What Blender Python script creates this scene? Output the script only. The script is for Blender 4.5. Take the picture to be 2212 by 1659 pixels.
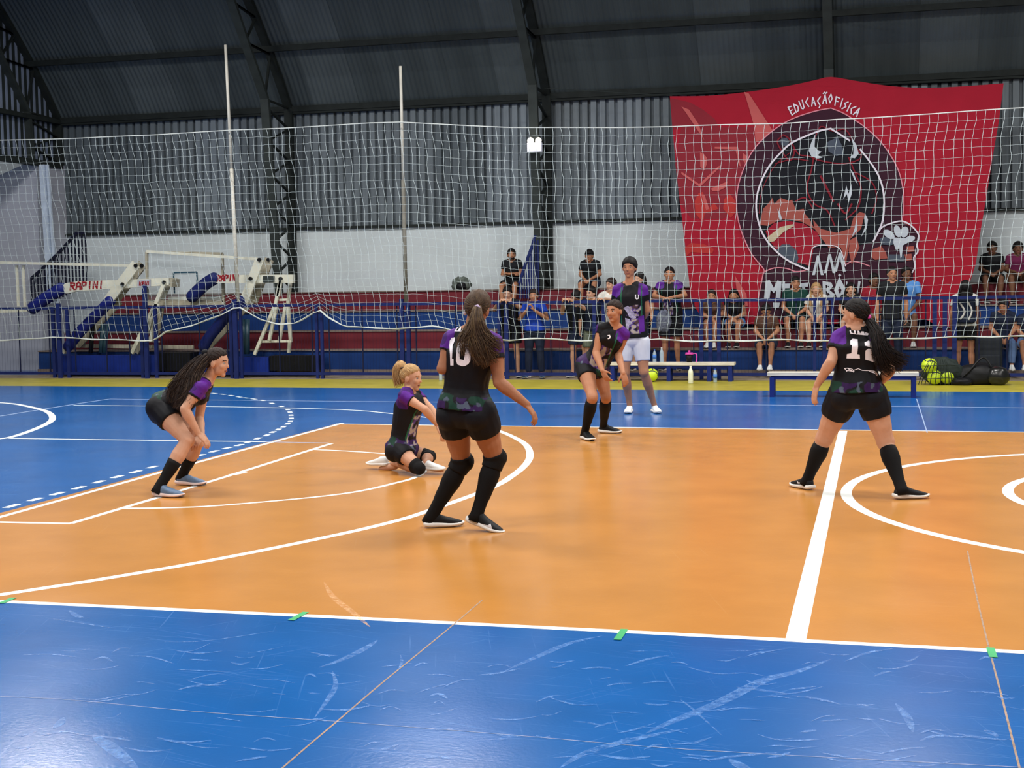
import bpy, bmesh, math, random
import numpy as np
from mathutils import Vector, Matrix, noise, geometry
from mathutils.bvhtree import BVHTree
random.seed(7)
PI = math.pi
V = Vector
for o in list(bpy.data.objects): bpy.data.objects.remove(o)
scene = bpy.context.scene
COL = scene.collection
# ------------------------------------------------------------ camera
W, H = 2212.0, 1659.0
CAM = V((-2.7180112, -10.8441253, 1.6149064)); YAW, PITCH, ROLL, FPX = -0.25777819811448366, -0.07058973323012482, -0.014838628017242747, 2982.6679198337365
_cy, _sy = math.cos(YAW), math.sin(YAW)
FWD = V((_sy*math.cos(PITCH), _cy*math.cos(PITCH), math.sin(PITCH)))
_r = V((_cy, -_sy, 0)); _u = _r.cross(FWD)
RGT = _r*math.cos(ROLL)+_u*math.sin(ROLL); UPV = -_r*math.sin(ROLL)+_u*math.cos(ROLL)
cd = bpy.data.cameras.new('camera'); cam = bpy.data.objects.new('camera', cd); COL.objects.link(cam)
cam.matrix_world = Matrix(((RGT.x, UPV.x, -FWD.x, CAM.x), (RGT.y, UPV.y, -FWD.y, CAM.y), (RGT.z, UPV.z, -FWD.z, CAM.z), (0, 0, 0, 1)))
cd.sensor_fit = 'HORIZONTAL'; cd.sensor_width = 36.0; cd.lens = FPX/W*36.0; cd.clip_end = 200
scene.camera = cam
# ------------------------------------------------------------ world, lamps, exposure
scene.view_settings.view_transform = 'Standard'; scene.view_settings.look = 'None'
scene.view_settings.gamma = 1.0; scene.view_settings.use_curve_mapping = False
scene.view_settings.exposure = 0.0
wd = bpy.data.worlds.new('world'); scene.world = wd; wd.use_nodes = True
wd.node_tree.nodes['Background'].inputs[0].default_value = (0.60, 0.66, 0.72, 1)
wd.node_tree.nodes['Background'].inputs[1].default_value = 0.22
def area(x, y, z, sx, sy, e, c=(1, 0.97, 0.93), rx=0, ry=0):
    l = bpy.data.lights.new('hall_lamp', 'AREA'); l.shape = 'RECTANGLE'; l.size = sx; l.size_y = sy; l.energy = e; l.color = c
    o = bpy.data.objects.new('hall_lamp', l); COL.objects.link(o); o.location = (x, y, z); o.rotation_euler = (rx, ry, 0); return o
for lx in (-15.5, -9.0, -2.5, 4.0):
    for ly, e in ((-7.0, 430), (0.5, 430), (8.0, 450)):
        area(lx, ly, 7.6, 1.5, 1.5, e)
# ------------------------------------------------------------ pixels of the photograph -> world points (authoring aid)
def ray(px, py):
    return FWD + RGT*((px-W/2)/FPX) - UPV*((py-H/2)/FPX)
def P(px, py, y):
    d = ray(px, py); return CAM + d*((y-CAM.y)/d.y)
def G(px, py, z=0.0):
    d = ray(px, py); return CAM + d*((z-CAM.z)/d.z)
def PX(px, py, x):
    d = ray(px, py); return CAM + d*((x-CAM.x)/d.x)
# ------------------------------------------------------------ materials
def lin(c):
    return tuple(((v/255)/12.92 if v/255 <= 0.04045 else ((v/255+0.055)/1.055)**2.4) for v in c[:3])+(1,)
MATS = {}
def mat(name, c, rough=0.6, var=0.12, scale=8.0, metal=0.0, bump=0.0, spec=0.5, emit=0, attr=False, alpha=None, trans=0, stretch=None):
    if name in MATS: return MATS[name]
    m = bpy.data.materials.new(name); m.use_nodes = True; nt = m.node_tree; b = nt.nodes['Principled BSDF']
    b.inputs['Roughness'].default_value = rough; b.inputs['Metallic'].default_value = metal
    b.inputs['Specular IOR Level'].default_value = spec if rough < .5 else min(spec, .18)
    tc = nt.nodes.new('ShaderNodeTexCoord'); n = nt.nodes.new('ShaderNodeTexNoise'); n.inputs['Scale'].default_value = scale; n.inputs['Detail'].default_value = 6
    src = tc.outputs['Object']
    if stretch:
        mp = nt.nodes.new('ShaderNodeMapping'); mp.inputs['Scale'].default_value = stretch; nt.links.new(src, mp.inputs[0]); src = mp.outputs[0]
    nt.links.new(src, n.inputs['Vector'])
    mr = nt.nodes.new('ShaderNodeMapRange'); mr.inputs[1].default_value = 0.3; mr.inputs[2].default_value = 0.7
    mr.inputs[3].default_value = 1-var; mr.inputs[4].default_value = 1+var; nt.links.new(n.outputs[0], mr.inputs[0])
    vm = nt.nodes.new('ShaderNodeVectorMath'); vm.operation = 'SCALE'; nt.links.new(mr.outputs[0], vm.inputs['Scale'])
    if attr:
        a = nt.nodes.new('ShaderNodeAttribute'); a.attribute_name = 'Col'; nt.links.new(a.outputs['Color'], vm.inputs[0])
    else:
        vm.inputs[0].default_value = lin(c)[:3]
    nt.links.new(vm.outputs[0], b.inputs['Base Color'])
    if bump:
        bp = nt.nodes.new('ShaderNodeBump'); bp.inputs['Strength'].default_value = bump; bp.inputs['Distance'].default_value = 0.01
        nt.links.new(n.outputs[0], bp.inputs['Height']); nt.links.new(bp.outputs[0], b.inputs['Normal'])
    if emit:
        b.inputs['Emission Color'].default_value = lin(c); b.inputs['Emission Strength'].default_value = emit
    if trans: b.inputs['Transmission Weight'].default_value = trans
    if alpha is not None: b.inputs['Alpha'].default_value = alpha
    MATS[name] = m; return m
# ------------------------------------------------------------ objects
PENDING = []
def link(o, parent=None, label=None, cat=None, group=None, kind=None):
    PENDING.append(o)
    if parent is not None: o.parent = parent
    tag(o, label, cat, group, kind); return o
def tag(o, label=None, cat=None, group=None, kind=None):
    if label: o['label'] = label
    if cat: o['category'] = cat
    if group: o['group'] = group
    if kind: o['kind'] = kind
    return o
def thing(name, loc, label, cat, group=None):
    o = bpy.data.objects.new(name, None); o.location = loc; o.empty_display_size = 0.1
    link(o, None, label, cat, group); return o
def wloc(o):
    l = V((0, 0, 0))
    while o is not None: l += o.location; o = o.parent
    return l
class MB:
    def __init__(s): s.v = []; s.f = []
    def add(s, vs, fs):
        b = len(s.v); s.v += [tuple(v) for v in vs]; s.f += [tuple(b+i for i in f) for f in fs]
    def box(s, c, sz, ax=None):
        c = V(c); h = V(sz)/2; ax = ax or (V((1, 0, 0)), V((0, 1, 0)), V((0, 0, 1)))
        vs = [c+ax[0]*(h.x*i)+ax[1]*(h.y*j)+ax[2]*(h.z*k) for i in (-1, 1) for j in (-1, 1) for k in (-1, 1)]
        s.add(vs, [(0, 1, 3, 2), (4, 6, 7, 5), (0, 4, 5, 1), (2, 3, 7, 6), (0, 2, 6, 4), (1, 5, 7, 3)])
    def bar(s, a, b, w, h, side=None):
        a, b = V(a), V(b); t = (b-a); L = t.length; t.normalize()
        side = V(side) if side is not None else (V((0, 1, 0)) if abs(t.y) < 0.9 else V((1, 0, 0)))
        x = (side-t*side.dot(t)).normalized(); y = t.cross(x)
        s.box((a+b)/2, (L, w, h), (t, x, y))
    def tube(s, pts, rad, n=10, dome=False, side=None, close=False):
        pts = [V(p) for p in pts]; N = len(pts)
        rad = list(rad) if isinstance(rad, (list, tuple)) else [rad]*N
        if dome:
            t0 = (pts[0]-pts[1]).normalized(); t1 = (pts[-1]-pts[-2]).normalized(); r0, r1 = rad[0], rad[-1]
            q0 = r0 if not isinstance(r0, tuple) else min(r0); q1 = r1 if not isinstance(r1, tuple) else min(r1)
            mul = lambda r, k: (r[0]*k, r[1]*k) if isinstance(r, tuple) else r*k
            pts = [pts[0]+t0*q0*math.sin(a) for a in (1.3, 0.9, 0.45)]+pts+[pts[-1]+t1*q1*math.sin(a) for a in (0.45, 0.9, 1.3)]
            rad = [mul(r0, math.cos(a)) for a in (1.3, 0.9, 0.45)]+rad+[mul(r1, math.cos(a)) for a in (0.45, 0.9, 1.3)]
            N = len(pts)
        b = len(s.v); x = None
        for i in range(N):
            t = (pts[min(i+1, N-1)]-pts[max(i-1, 0)])
            t = t.normalized() if t.length > 1e-9 else V((0, 0, 1))
            if side is not None: ref = V(side)
            elif x is None: ref = V((0, 1, 0)) if abs(t.y) < 0.8 else V((1, 0, 0))
            else: ref = x
            x = ref-t*ref.dot(t)
            x = x.normalized() if x.length > 1e-6 else V((1, 0, 0)).cross(t).normalized()
            y = t.cross(x); r = rad[i]; ra, rb = r if isinstance(r, tuple) else (r, r)
            for k in range(n):
                a = 2*PI*k/n; s.v.append(tuple(pts[i]+x*(ra*math.cos(a))+y*(rb*math.sin(a))))
        for i in range(N-1):
            for k in range(n):
                k2 = (k+1) % n; s.f.append((b+i*n+k, b+i*n+k2, b+(i+1)*n+k2, b+(i+1)*n+k))
        s.f.append(tuple(b+k for k in reversed(range(n)))); s.f.append(tuple(b+(N-1)*n+k for k in range(n)))
    def ell(s, c, r, ax=None, nu=18, nv=11, fn=None):
        c = V(c); ax = ax or (V((1, 0, 0)), V((0, 1, 0)), V((0, 0, 1))); b = len(s.v)
        for j in range(1, nv):
            th = PI*j/nv
            for i in range(nu):
                ph = 2*PI*i/nu; d = V((math.sin(th)*math.cos(ph), math.sin(th)*math.sin(ph), math.cos(th)))
                k = fn(d) if fn else 1.0
                s.v.append(tuple(c+ax[0]*(d.x*r[0]*k)+ax[1]*(d.y*r[1]*k)+ax[2]*(d.z*r[2]*k)))
        kt = fn(V((0, 0, 1))) if fn else 1; kb = fn(V((0, 0, -1))) if fn else 1
        s.v.append(tuple(c+ax[2]*r[2]*kt)); s.v.append(tuple(c-ax[2]*r[2]*kb)); T = len(s.v)-2
        for j in range(nv-2):
            for i in range(nu):
                i2 = (i+1) % nu; s.f.append((b+j*nu+i, b+(j+1)*nu+i, b+(j+1)*nu+i2, b+j*nu+i2))
        for i in range(nu):
            i2 = (i+1) % nu; s.f.append((T, b+i, b+i2)); s.f.append((T+1, b+(nv-2)*nu+i2, b+(nv-2)*nu+i))
    def prism(s, poly, z0, z1):
        n = len(poly); vs = [(x, y, z0) for x, y in poly]+[(x, y, z1) for x, y in poly]
        s.add(vs, [tuple(reversed(range(n))), tuple(range(n, 2*n))]+[(i, (i+1) % n, n+(i+1) % n, n+i) for i in range(n)])
    def mesh(s, name):
        me = bpy.data.meshes.new(name); me.from_pydata(s.v, [], s.f); me.update(); return me
    def build(s, name, m, parent=None, smooth=False, loc=None, **kw):
        me = s.mesh(name)
        if loc is not None:
            l = V(loc); me.transform(Matrix.Translation(-l))
        elif parent is not None:
            l = V((0, 0, 0)); me.transform(Matrix.Translation(-wloc(parent)))
        else: l = V((0, 0, 0))
        if smooth:
            me.polygons.foreach_set('use_smooth', [True]*len(me.polygons))
        if m: me.materials.append(m)
        o = bpy.data.objects.new(name, me); o.location = l
        return link(o, parent, **kw)
def strip(pts, w):
    """flat ribbon quads along floor polyline, returns verts/faces at z=0"""
    vs = []; fs = []; n = len(pts)
    for i in range(n):
        a = V(pts[max(i-1, 0)]).to_2d(); b = V(pts[min(i+1, n-1)]).to_2d(); t = (b-a).normalized(); q = V((-t.y, t.x)); p = V(pts[i]).to_2d()
        vs += [(p.x+q.x*w/2, p.y+q.y*w/2, 0), (p.x-q.x*w/2, p.y-q.y*w/2, 0)]
    for i in range(n-1): fs.append((2*i, 2*i+1, 2*i+3, 2*i+2))
    return vs, fs
def crom(pts, k=8):
    out = []; n = len(pts); pts = [V(p) for p in pts]
    for i in range(n-1):
        p0, p1, p2, p3 = pts[max(i-1, 0)], pts[i], pts[i+1], pts[min(i+2, n-1)]
        for j in range(k):
            t = j/k; out.append(0.5*((2*p1)+(p2-p0)*t+(2*p0-5*p1+4*p2-p3)*t*t+(3*p1-p0-3*p2+p3)*t**3))
    out.append(pts[-1]); return out
# ================================================================ SETTING
def floor_mat(name, c, tint, rough, amt):
    m = bpy.data.materials.new(name); m.use_nodes = True; nt = m.node_tree; N = nt.nodes.new; Lk = nt.links.new
    b = nt.nodes['Principled BSDF']; tc = N('ShaderNodeTexCoord')
    acc = None
    for ang, sx, sy, lo, seed in ((0.3, 1.6, 60, 0.64, 0), (-0.9, 1.8, 70, 0.65, 7), (1.25, 1.5, 60, 0.655, 13), (0.02, 1.1, 90, 0.62, 21)):
        mp = N('ShaderNodeMapping'); mp.inputs['Rotation'].default_value = (0, 0, ang); mp.inputs['Location'].default_value = (seed, seed*1.7, 0)
        mp2 = N('ShaderNodeMapping'); mp2.inputs['Scale'].default_value = (sx, sy, 1); Lk(tc.outputs['Object'], mp.inputs[0]); Lk(mp.outputs[0], mp2.inputs[0])
        n = N('ShaderNodeTexNoise'); n.inputs['Scale'].default_value = 1.0; n.inputs['Detail'].default_value = 5; n.inputs['Distortion'].default_value = 0.1; Lk(mp2.outputs[0], n.inputs['Vector'])
        r = N('ShaderNodeMapRange'); r.inputs[1].default_value = lo; r.inputs[2].default_value = lo+0.13; Lk(n.outputs[0], r.inputs[0])
        if acc is None: acc = r.outputs[0]
        else:
            mx = N('ShaderNodeMath'); mx.operation = 'MAXIMUM'; Lk(acc, mx.inputs[0]); Lk(r.outputs[0], mx.inputs[1]); acc = mx.outputs[0]
    n2 = N('ShaderNodeTexNoise'); n2.inputs['Scale'].default_value = 0.9; n2.inputs['Detail'].default_value = 4; Lk(tc.outputs['Object'], n2.inputs['Vector'])
    r2 = N('ShaderNodeMapRange'); r2.inputs[1].default_value = 0.2; r2.inputs[2].default_value = 0.9; r2.inputs[3].default_value = 0.2; Lk(n2.outputs[0], r2.inputs[0])
    mu = N('ShaderNodeMath'); mu.operation = 'MULTIPLY'; Lk(acc, mu.inputs[0]); Lk(r2.outputs[0], mu.inputs[1])
    mu2 = N('ShaderNodeMath'); mu2.operation = 'MULTIPLY'; Lk(mu.outputs[0], mu2.inputs[0]); mu2.inputs[1].default_value = amt
    n3 = N('ShaderNodeTexNoise'); n3.inputs['Scale'].default_value = 2.2; n3.inputs['Detail'].default_value = 8; Lk(tc.outputs['Object'], n3.inputs['Vector'])
    r3 = N('ShaderNodeMapRange'); r3.inputs[1].default_value = 0.3; r3.inputs[2].default_value = 0.7; r3.inputs[3].default_value = 0.93; r3.inputs[4].default_value = 1.07; Lk(n3.outputs[0], r3.inputs[0])
    sc = N('ShaderNodeVectorMath'); sc.operation = 'SCALE'; sc.inputs[0].default_value = lin(c)[:3]; Lk(r3.outputs[0], sc.inputs['Scale'])
    mix = N('ShaderNodeMix'); mix.data_type = 'RGBA'; Lk(mu2.outputs[0], mix.inputs[0]); Lk(sc.outputs[0], mix.inputs[6]); mix.inputs[7].default_value = lin(tint)
    Lk(mix.outputs[2], b.inputs['Base Color'])
    rr = N('ShaderNodeMapRange'); rr.inputs[1].default_value = 0.3; rr.inputs[2].default_value = 0.7; rr.inputs[3].default_value = rough; rr.inputs[4].default_value = rough+0.06; Lk(n2.outputs[0], rr.inputs[0]); Lk(rr.outputs[0], b.inputs['Roughness'])
    n4 = N('ShaderNodeTexNoise'); n4.inputs['Scale'].default_value = 55; n4.inputs['Detail'].default_value = 3; Lk(tc.outputs['Object'], n4.inputs['Vector'])
    bp = N('ShaderNodeBump'); bp.inputs['Strength'].default_value = 0.12; bp.inputs['Distance'].default_value = 0.004; Lk(n4.outputs[0], bp.inputs['Height']); Lk(bp.outputs[0], b.inputs['Normal'])
    b.inputs['Specular IOR Level'].default_value = 0.45
    return m
M_blue = floor_mat('blue_floor_paint', (16, 88, 158), (98, 148, 212), 0.17, 0.8)
M_orange = floor_mat('orange_floor_paint', (188, 129, 62), (214, 165, 110), 0.17, 0.3)
M_yellow = mat('yellow_floor_paint', (172, 160, 52), 0.35, 0.15, 3)
M_line = mat('white_line_paint', (235, 240, 238), 0.4, 0.06, 20)
M_faint = mat('worn_line_paint', (150, 170, 205), 0.4, 0.2, 14)
M_sand = mat('dusty_concrete', (142, 130, 112), 0.9, 0.2, 6, bump=0.3)
mb = MB(); mb.box((-8, -1, -0.1), (44, 36, 0.2))
floor = mb.build('floor', M_blue, kind='structure')
def flat(name, poly, z, m, parent=floor, **kw):
    o = MB(); o.add([(x, y, z) for x, y in poly], [tuple(range(len(poly)))]); return o.build(name, m, parent, **kw)
XL, HW = -8.97, 4.58
flat('orange_zone', [(XL, -HW), (9.0, -HW), (9.0, HW), (XL, HW)], 0.0003, M_orange)
flat('yellow_strip', [(-24, 10.45), (8, 9.85), (8, 12.3), (-24, 12.3)], 0.0003, M_yellow)
flat('concrete_strip', [(-24, 12.25), (8, 12.25), (8, 13.2), (-24, 13.2)], 0.002, M_sand)
ZQ = [0.0]
def line(pts, w, m=M_line, z=0.003, name='court_line', **kw):
    ZQ[0] += .000008; z = .0006+ZQ[0]; vs, fs = strip(pts, w); o = MB(); o.add([(v[0], v[1], z) for v in vs], fs); return o.build(name, m, floor, **kw)
def gl(px, k=1):
    q = [G(*a) for a in px]; return crom(q, k) if k > 1 else q
line([(XL, HW-.03, 0), (9, HW-.03, 0)], 0.05); nl = gl([(-60, 1296), (0, 1299), (700, 1332), (1400, 1367), (2212, 1409), (2320, 1414)]); line(nl+[V((9, nl[-1].y, 0))], 0.055)
line(gl([(740, 914), (370, 1014), (0, 1117), (-60, 1134)]), 0.055)
line(gl([(1821, 931), (1718, 1385)]), 0.092)
cc = [(2.93*math.cos(a), 2.93*math.sin(a), 0) for a in np.linspace(0, 2*PI, 121)]; line(cc, 0.085)
cc = [(1.74*math.cos(a), 1.74*math.sin(a)+.1, 0) for a in np.linspace(0, 2*PI, 97)]; line(cc, 0.085, z=0.0032)
line(gl([(-30, 1290), (0, 1285), (250, 1246), (500, 1202), (739, 1153), (860, 1124), (924, 1104), (1031, 1066), (1078, 1046), (1102, 1031), (1126, 1013), (1141, 996), (1145, 980), (1137, 962), (1115, 947), (1078, 931), (1040, 922)], 6), 0.07)
line(gl([(-40, 1127), (0, 1128), (155, 1131)]), 0.055); line(gl([(152, 1131), (330, 1078), (500, 1026), (716, 958)]), 0.055)
line(gl([(260, 1098), (371, 1097), (500, 1090), (739, 1067), (860, 1042), (899, 1030), (916, 1018), (905, 1000), (870, 985), (816, 979), (740, 974), (672, 971)], 6), 0.05)
line(gl([(20, 947), (574, 954.5)]), 0.05); line(gl([(574, 954.5), (709, 957)]), 0.04, M_faint)
line(gl([(-20, 901), (0, 899), (74, 887), (175, 871), (236, 862)]), 0.05, M_faint)
fl = gl([(236, 862), (740, 867), (1472, 873), (2211, 881), (2300, 882)]); line(fl+[V((9, 7.45, 0))], 0.05, M_faint)
line(gl([(159, 875.5), (500, 879), (740, 885), (841, 893), (925, 902)], 4), 0.05, M_line)
line(gl([(-30, 870), (0, 870), (34, 873), (74, 881), (101, 889), (113, 900), (107, 912), (68, 930), (20, 945), (-20, 949)], 6), 0.085)
Dz = [(75, 928), (228, 885), (368, 848), (505, 810), (632, 773), (750, 740), (868, 708), (975, 678), (1130, 640), (1280, 603), (1370, 578), (1455, 556), (1530, 538), (1590, 518), (1650, 495), (1705, 475), (1745, 455), (1780, 438), (1815, 420), (1840, 402), (1858, 385), (1864, 367), (1862, 347), (1855, 327), (1840, 310), (1800, 290), (1740, 270), (1680, 252), (1625, 243), (1575, 236), (1530, 230), (1480, 221), (1425, 213), (1370, 207)]
Dp = [G(x/2.962, 780+y/2.962) for x, y in Dz]
for i in range(len(Dp)):
    t = (Dp[min(i+1, len(Dp)-1)]-Dp[max(i-1, 0)]).normalized(); line([Dp[i]-t*.085, Dp[i]+t*.085], 0.06, name='dashed_line_segment')
line(gl([(500, 1026), (527, 1020)]), 0.08)   # small mark beside the box line
M_seam = mat('seam_filler', (150, 128, 112), 0.8, 0.35, 30); M_chip = mat('chipped_paint', (150, 160, 190), 0.6, 0.4, 30)
line(gl([(1042, 1296), (985, 1345), (900, 1415), (820, 1480), (730, 1557), (660, 1616), (600, 1668)], 4), 0.008, M_seam, 0.0035, 'floor_seam')
line(gl([(2090, 1190), (2110, 1290), (2135, 1395), (2160, 1490), (2185, 1590), (2205, 1670)], 4), 0.008, M_seam, 0.0035, 'floor_seam')
line(gl([(1980, 862), (2003, 935)]), 0.012, M_faint, 0.0035, 'floor_seam')
line(gl([(0, 1505), (150, 1512), (430, 1538), (745, 1560), (1106, 1588), (1500, 1620), (2212, 1658)], 4), 0.004, M_chip, 0.0035, 'floor_seam')
M_scuff = mat('pale_scuff', (92, 146, 212), 0.4, 0.2, 40); M_scuffo = mat('pale_orange_scuff', (226, 176, 120), 0.4, 0.15, 40)
for m_ in (M_scuff, M_scuffo):
    nt = m_.node_tree; n_ = nt.nodes.new('ShaderNodeTexNoise'); n_.inputs['Scale'].default_value = 26; n_.inputs['Detail'].default_value = 7; n_.inputs['Roughness'].default_value = .75
    tc_ = nt.nodes.new('ShaderNodeTexCoord'); nt.links.new(tc_.outputs['Object'], n_.inputs['Vector']); r_ = nt.nodes.new('ShaderNodeMapRange'); r_.inputs[1].default_value = .38; r_.inputs[2].default_value = .66; r_.inputs[4].default_value = .75; nt.links.new(n_.outputs[0], r_.inputs[0]); nt.links.new(r_.outputs[0], nt.nodes['Principled BSDF'].inputs['Alpha'])
def scuff(px, w, m=M_scuff):
    ZQ[0] += .000008
    q = gl(px, 5); n = len(q); vs = []; fs = []
    for i in range(n):
        t = (q[min(i+1, n-1)]-q[max(i-1, 0)]).normalized(); s_ = V((-t.y, t.x, 0)); ww = w*(0.12+math.sin(PI*i/(n-1)))*0.5
        vs += [q[i]+s_*ww+V((0, 0, .0006+ZQ[0])), q[i]-s_*ww+V((0, 0, .0006+ZQ[0]))]
    for i in range(n-1): fs.append((2*i, 2*i+1, 2*i+3, 2*i+2))
    o = MB(); o.add(vs, fs); o.build('scuff_mark', m, floor)
scuff([(1395, 1585), (1450, 1560), (1550, 1520), (1650, 1470), (1725, 1450), (1795, 1424)], 0.05)
scuff([(1210, 1659), (1270, 1625), (1380, 1595), (1485, 1574)], 0.035)
scuff([(1090, 1450), (1170, 1415), (1230, 1390), (1300, 1374)], 0.035)
scuff([(690, 1442), (740, 1425), (790, 1400), (815, 1383)], 0.035)
scuff([(718, 1450), (725, 1480), (708, 1512), (680, 1550)], 0.022)
scuff([(200, 1588), (240, 1615), (300, 1665)], 0.05)
scuff([(1935, 1520), (1960, 1550), (1972, 1582)], 0.03)
scuff([(2125, 1577), (2140, 1583), (2155, 1592)], 0.03)
scuff([(350, 1387), (450, 1384), (600, 1362)], 0.012); scuff([(100, 1335), (180, 1347), (250, 1358)], 0.012)
scuff([(115, 1575), (130, 1562), (137, 1550)], 0.03); scuff([(865, 1415), (868, 1430), (860, 1450)], 0.012)
scuff([(1470, 1512), (1500, 1535), (1560, 1590)], 0.01); scuff([(1575, 1640), (1600, 1655), (1625, 1670)], 0.04)
scuff([(700, 1258), (720, 1290), (760, 1322), (800, 1355)], 0.035, M_scuffo); scuff([(150, 1319), (165, 1330), (180, 1335)], 0.03)
random.seed(3)
for i in range(150):
    x, y = random.uniform(0, 2212), random.uniform(1400, 1655); a = random.uniform(-0.5, 0.35); L = random.uniform(25, 120); c = random.uniform(-8, 8)
    scuff([(x, y), (x+L*math.cos(a)/2, y+L*math.sin(a)/4+c), (x+L*math.cos(a), y+L*math.sin(a)/2)], random.uniform(0.006, 0.022))
# ---------------------------------------------------------------- walls
WY = 15.65
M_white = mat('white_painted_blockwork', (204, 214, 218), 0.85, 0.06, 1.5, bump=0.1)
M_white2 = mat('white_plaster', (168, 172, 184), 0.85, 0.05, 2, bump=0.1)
M_sheet = [mat('grey_corrugated_sheet', (106, 115, 121), 0.5, 0.2, 2.5, stretch=(3, 1, .3)), mat('grey_corrugated_sheet_darker', (90, 99, 105), 0.5, 0.2, 2.5, stretch=(3, 1, .3)), mat('grey_corrugated_sheet_paler', (120, 130, 138), 0.5, 0.2, 2.5, stretch=(3, 1, .3))]
M_steel = mat('dark_painted_steel', (50, 56, 55), 0.6, 0.15, 6); M_steel2 = mat('black_green_steel', (36, 41, 40), 0.7, 0.2, 6)
mb = MB(); mb.box((-7, WY+.1, 1.43), (26, .2, 2.87)); mb.box((-7, WY+.27, 4.4), (26, .03, 3.2))
wall_back = mb.build('wall_back', M_white, kind='structure')
def trap(xw, z0, z1, ribs, d=0.085):
    vs = []; fs = []; pr = []
    p = xw/ribs
    for i in range(ribs): pr += [(i*p, 0), (i*p+p*.60, 0), (i*p+p*.66, d), (i*p+p*.90, d)]
    pr.append((xw, 0)); 
    for x, y in pr: vs += [(x, y, z0), (x, y, z1)]
    for i in range(len(pr)-1): fs.append((2*i, 2*i+2, 2*i+3, 2*i+1))
    return vs, fs
vs, fs = trap(1.056, 2.87, 5.35, 6); tm = MB(); tm.add(vs, fs); sheet_me = tm.mesh('corrugated_sheet')
shm = []
for k in range(3):
    me = sheet_me.copy(); me.materials.append(M_sheet[k]); shm.append(me)
random.seed(5)
for i in range(24):
    o = bpy.data.objects.new('corrugated_sheet', shm[random.choice((0, 0, 1, 2))]); o.location = (-19.6+i*1.05, WY+(.0 if i % 2 else .006), 0); link(o, wall_back)
mb = MB(); mb.box((-7, WY-.04, 2.86), (25.5, .1, .05)); mb.box((-7, WY-.06, 5.26), (25.5, .1, .16)); mb.build('trim_1', M_steel2, kind='structure')
# left wall: white block, wall facing the court behind the open gable, gable sheets with pale strips
XW = -19.56
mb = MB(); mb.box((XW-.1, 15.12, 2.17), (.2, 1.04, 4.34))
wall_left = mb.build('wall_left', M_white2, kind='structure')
yl = 14.60; a0 = P(0, 378, yl); a1 = P(-60, 398, yl)
mb = MB(); n0 = len(mb.v)
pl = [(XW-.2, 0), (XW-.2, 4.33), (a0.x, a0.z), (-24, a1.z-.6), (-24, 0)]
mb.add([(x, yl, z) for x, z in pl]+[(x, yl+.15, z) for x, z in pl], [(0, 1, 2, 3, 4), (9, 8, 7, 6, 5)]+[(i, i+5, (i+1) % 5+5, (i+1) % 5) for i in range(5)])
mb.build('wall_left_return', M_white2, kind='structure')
q0, q1 = P(92, 356, 14.5), P(112, 655, 14.5)
mb = MB(); mb.bar(q1, q0, .10, .12, (0, 1, 0)); mb.bar(q1+V((.13, 0, 0)), q0+V((.11, 0, 0)), .05, .05, (0, 1, 0))
tag(mb.build('drain_pipe', mat('pale_blue_paint', (190, 204, 222), 0.5), loc=q1), 'pale blue leaning drain pipe on the corner of the left white wall', 'pipe')
M_strip = mat('painted_light_strip', (122, 134, 156), 0.5, 0.1, 4); M_gab = mat('dark_gable_sheet', (40, 46, 46), 0.6, 0.2, 4)  # opaque pale colour stands in for light along the gable ribs
prof = [(15.72, 5.2), (15.2, 5.85), (14.65, 6.42), (14.0, 7.05), (13.2, 7.75), (12.2, 8.45), (11.0, 9.1), (9.5, 9.7), (7.8, 10.2), (6.0, 10.5), (3.5, 10.75), (1.0, 10.8), (-3, 10.7), (-7, 10.2), (-11, 9.2), (-15, 7.5), (-17.5, 5.2)]
def roofz(y):
    for (y0, z0), (y1, z1) in zip(prof, prof[1:]):
        if y1 <= y <= y0: return z0+(z1-z0)*(y0-y)/(y0-y1)
    return 5.2
mb = MB(); n = len(prof)
gv = [(XW-.12, y, z) for y, z in prof]+[(XW-.12, -17.5, 4.36), (XW-.12, 15.72, 4.36)]
mb.add(gv+[(x-.05, y, z) for x, y, z in gv], [tuple(range(len(gv))), tuple(reversed(range(len(gv), 2*len(gv))))])
gable = mb.build('wall_left_gable', M_gab, kind='structure')
y = 15.55; i = 0
while y > 6:
    z0 = 4.38 if y < 14.6 else 4.4; z1 = roofz(y)-.05; mb = MB(); mb.box((XW-.118, y, (z0+z1)/2), (.02, .07, z1-z0)); mb.build('pale_strip', M_strip, gable)
    y -= .19
mb = MB(); mb.box((XW-.02, 5, 4.32), (.16, 21, .12)); mb.box((XW-.02, 7, 5.25), (.12, 17, .09)); mb.build('girt', M_steel2, gable)
# wires
def rod(name, a, b, r, m, parent=None, n=6, **kw):
    mb = MB(); mb.tube([a, b], r, n); return mb.build(name, m, parent, **kw)
tag(rod('guy_wire', P(1175, 190, 14.8), P(1452, 207, 14.8), .006, M_steel, loc=(0, 0, 0)), 'thin grey wire running from the roof truss to the left corner of the red banner', 'wire')
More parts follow.
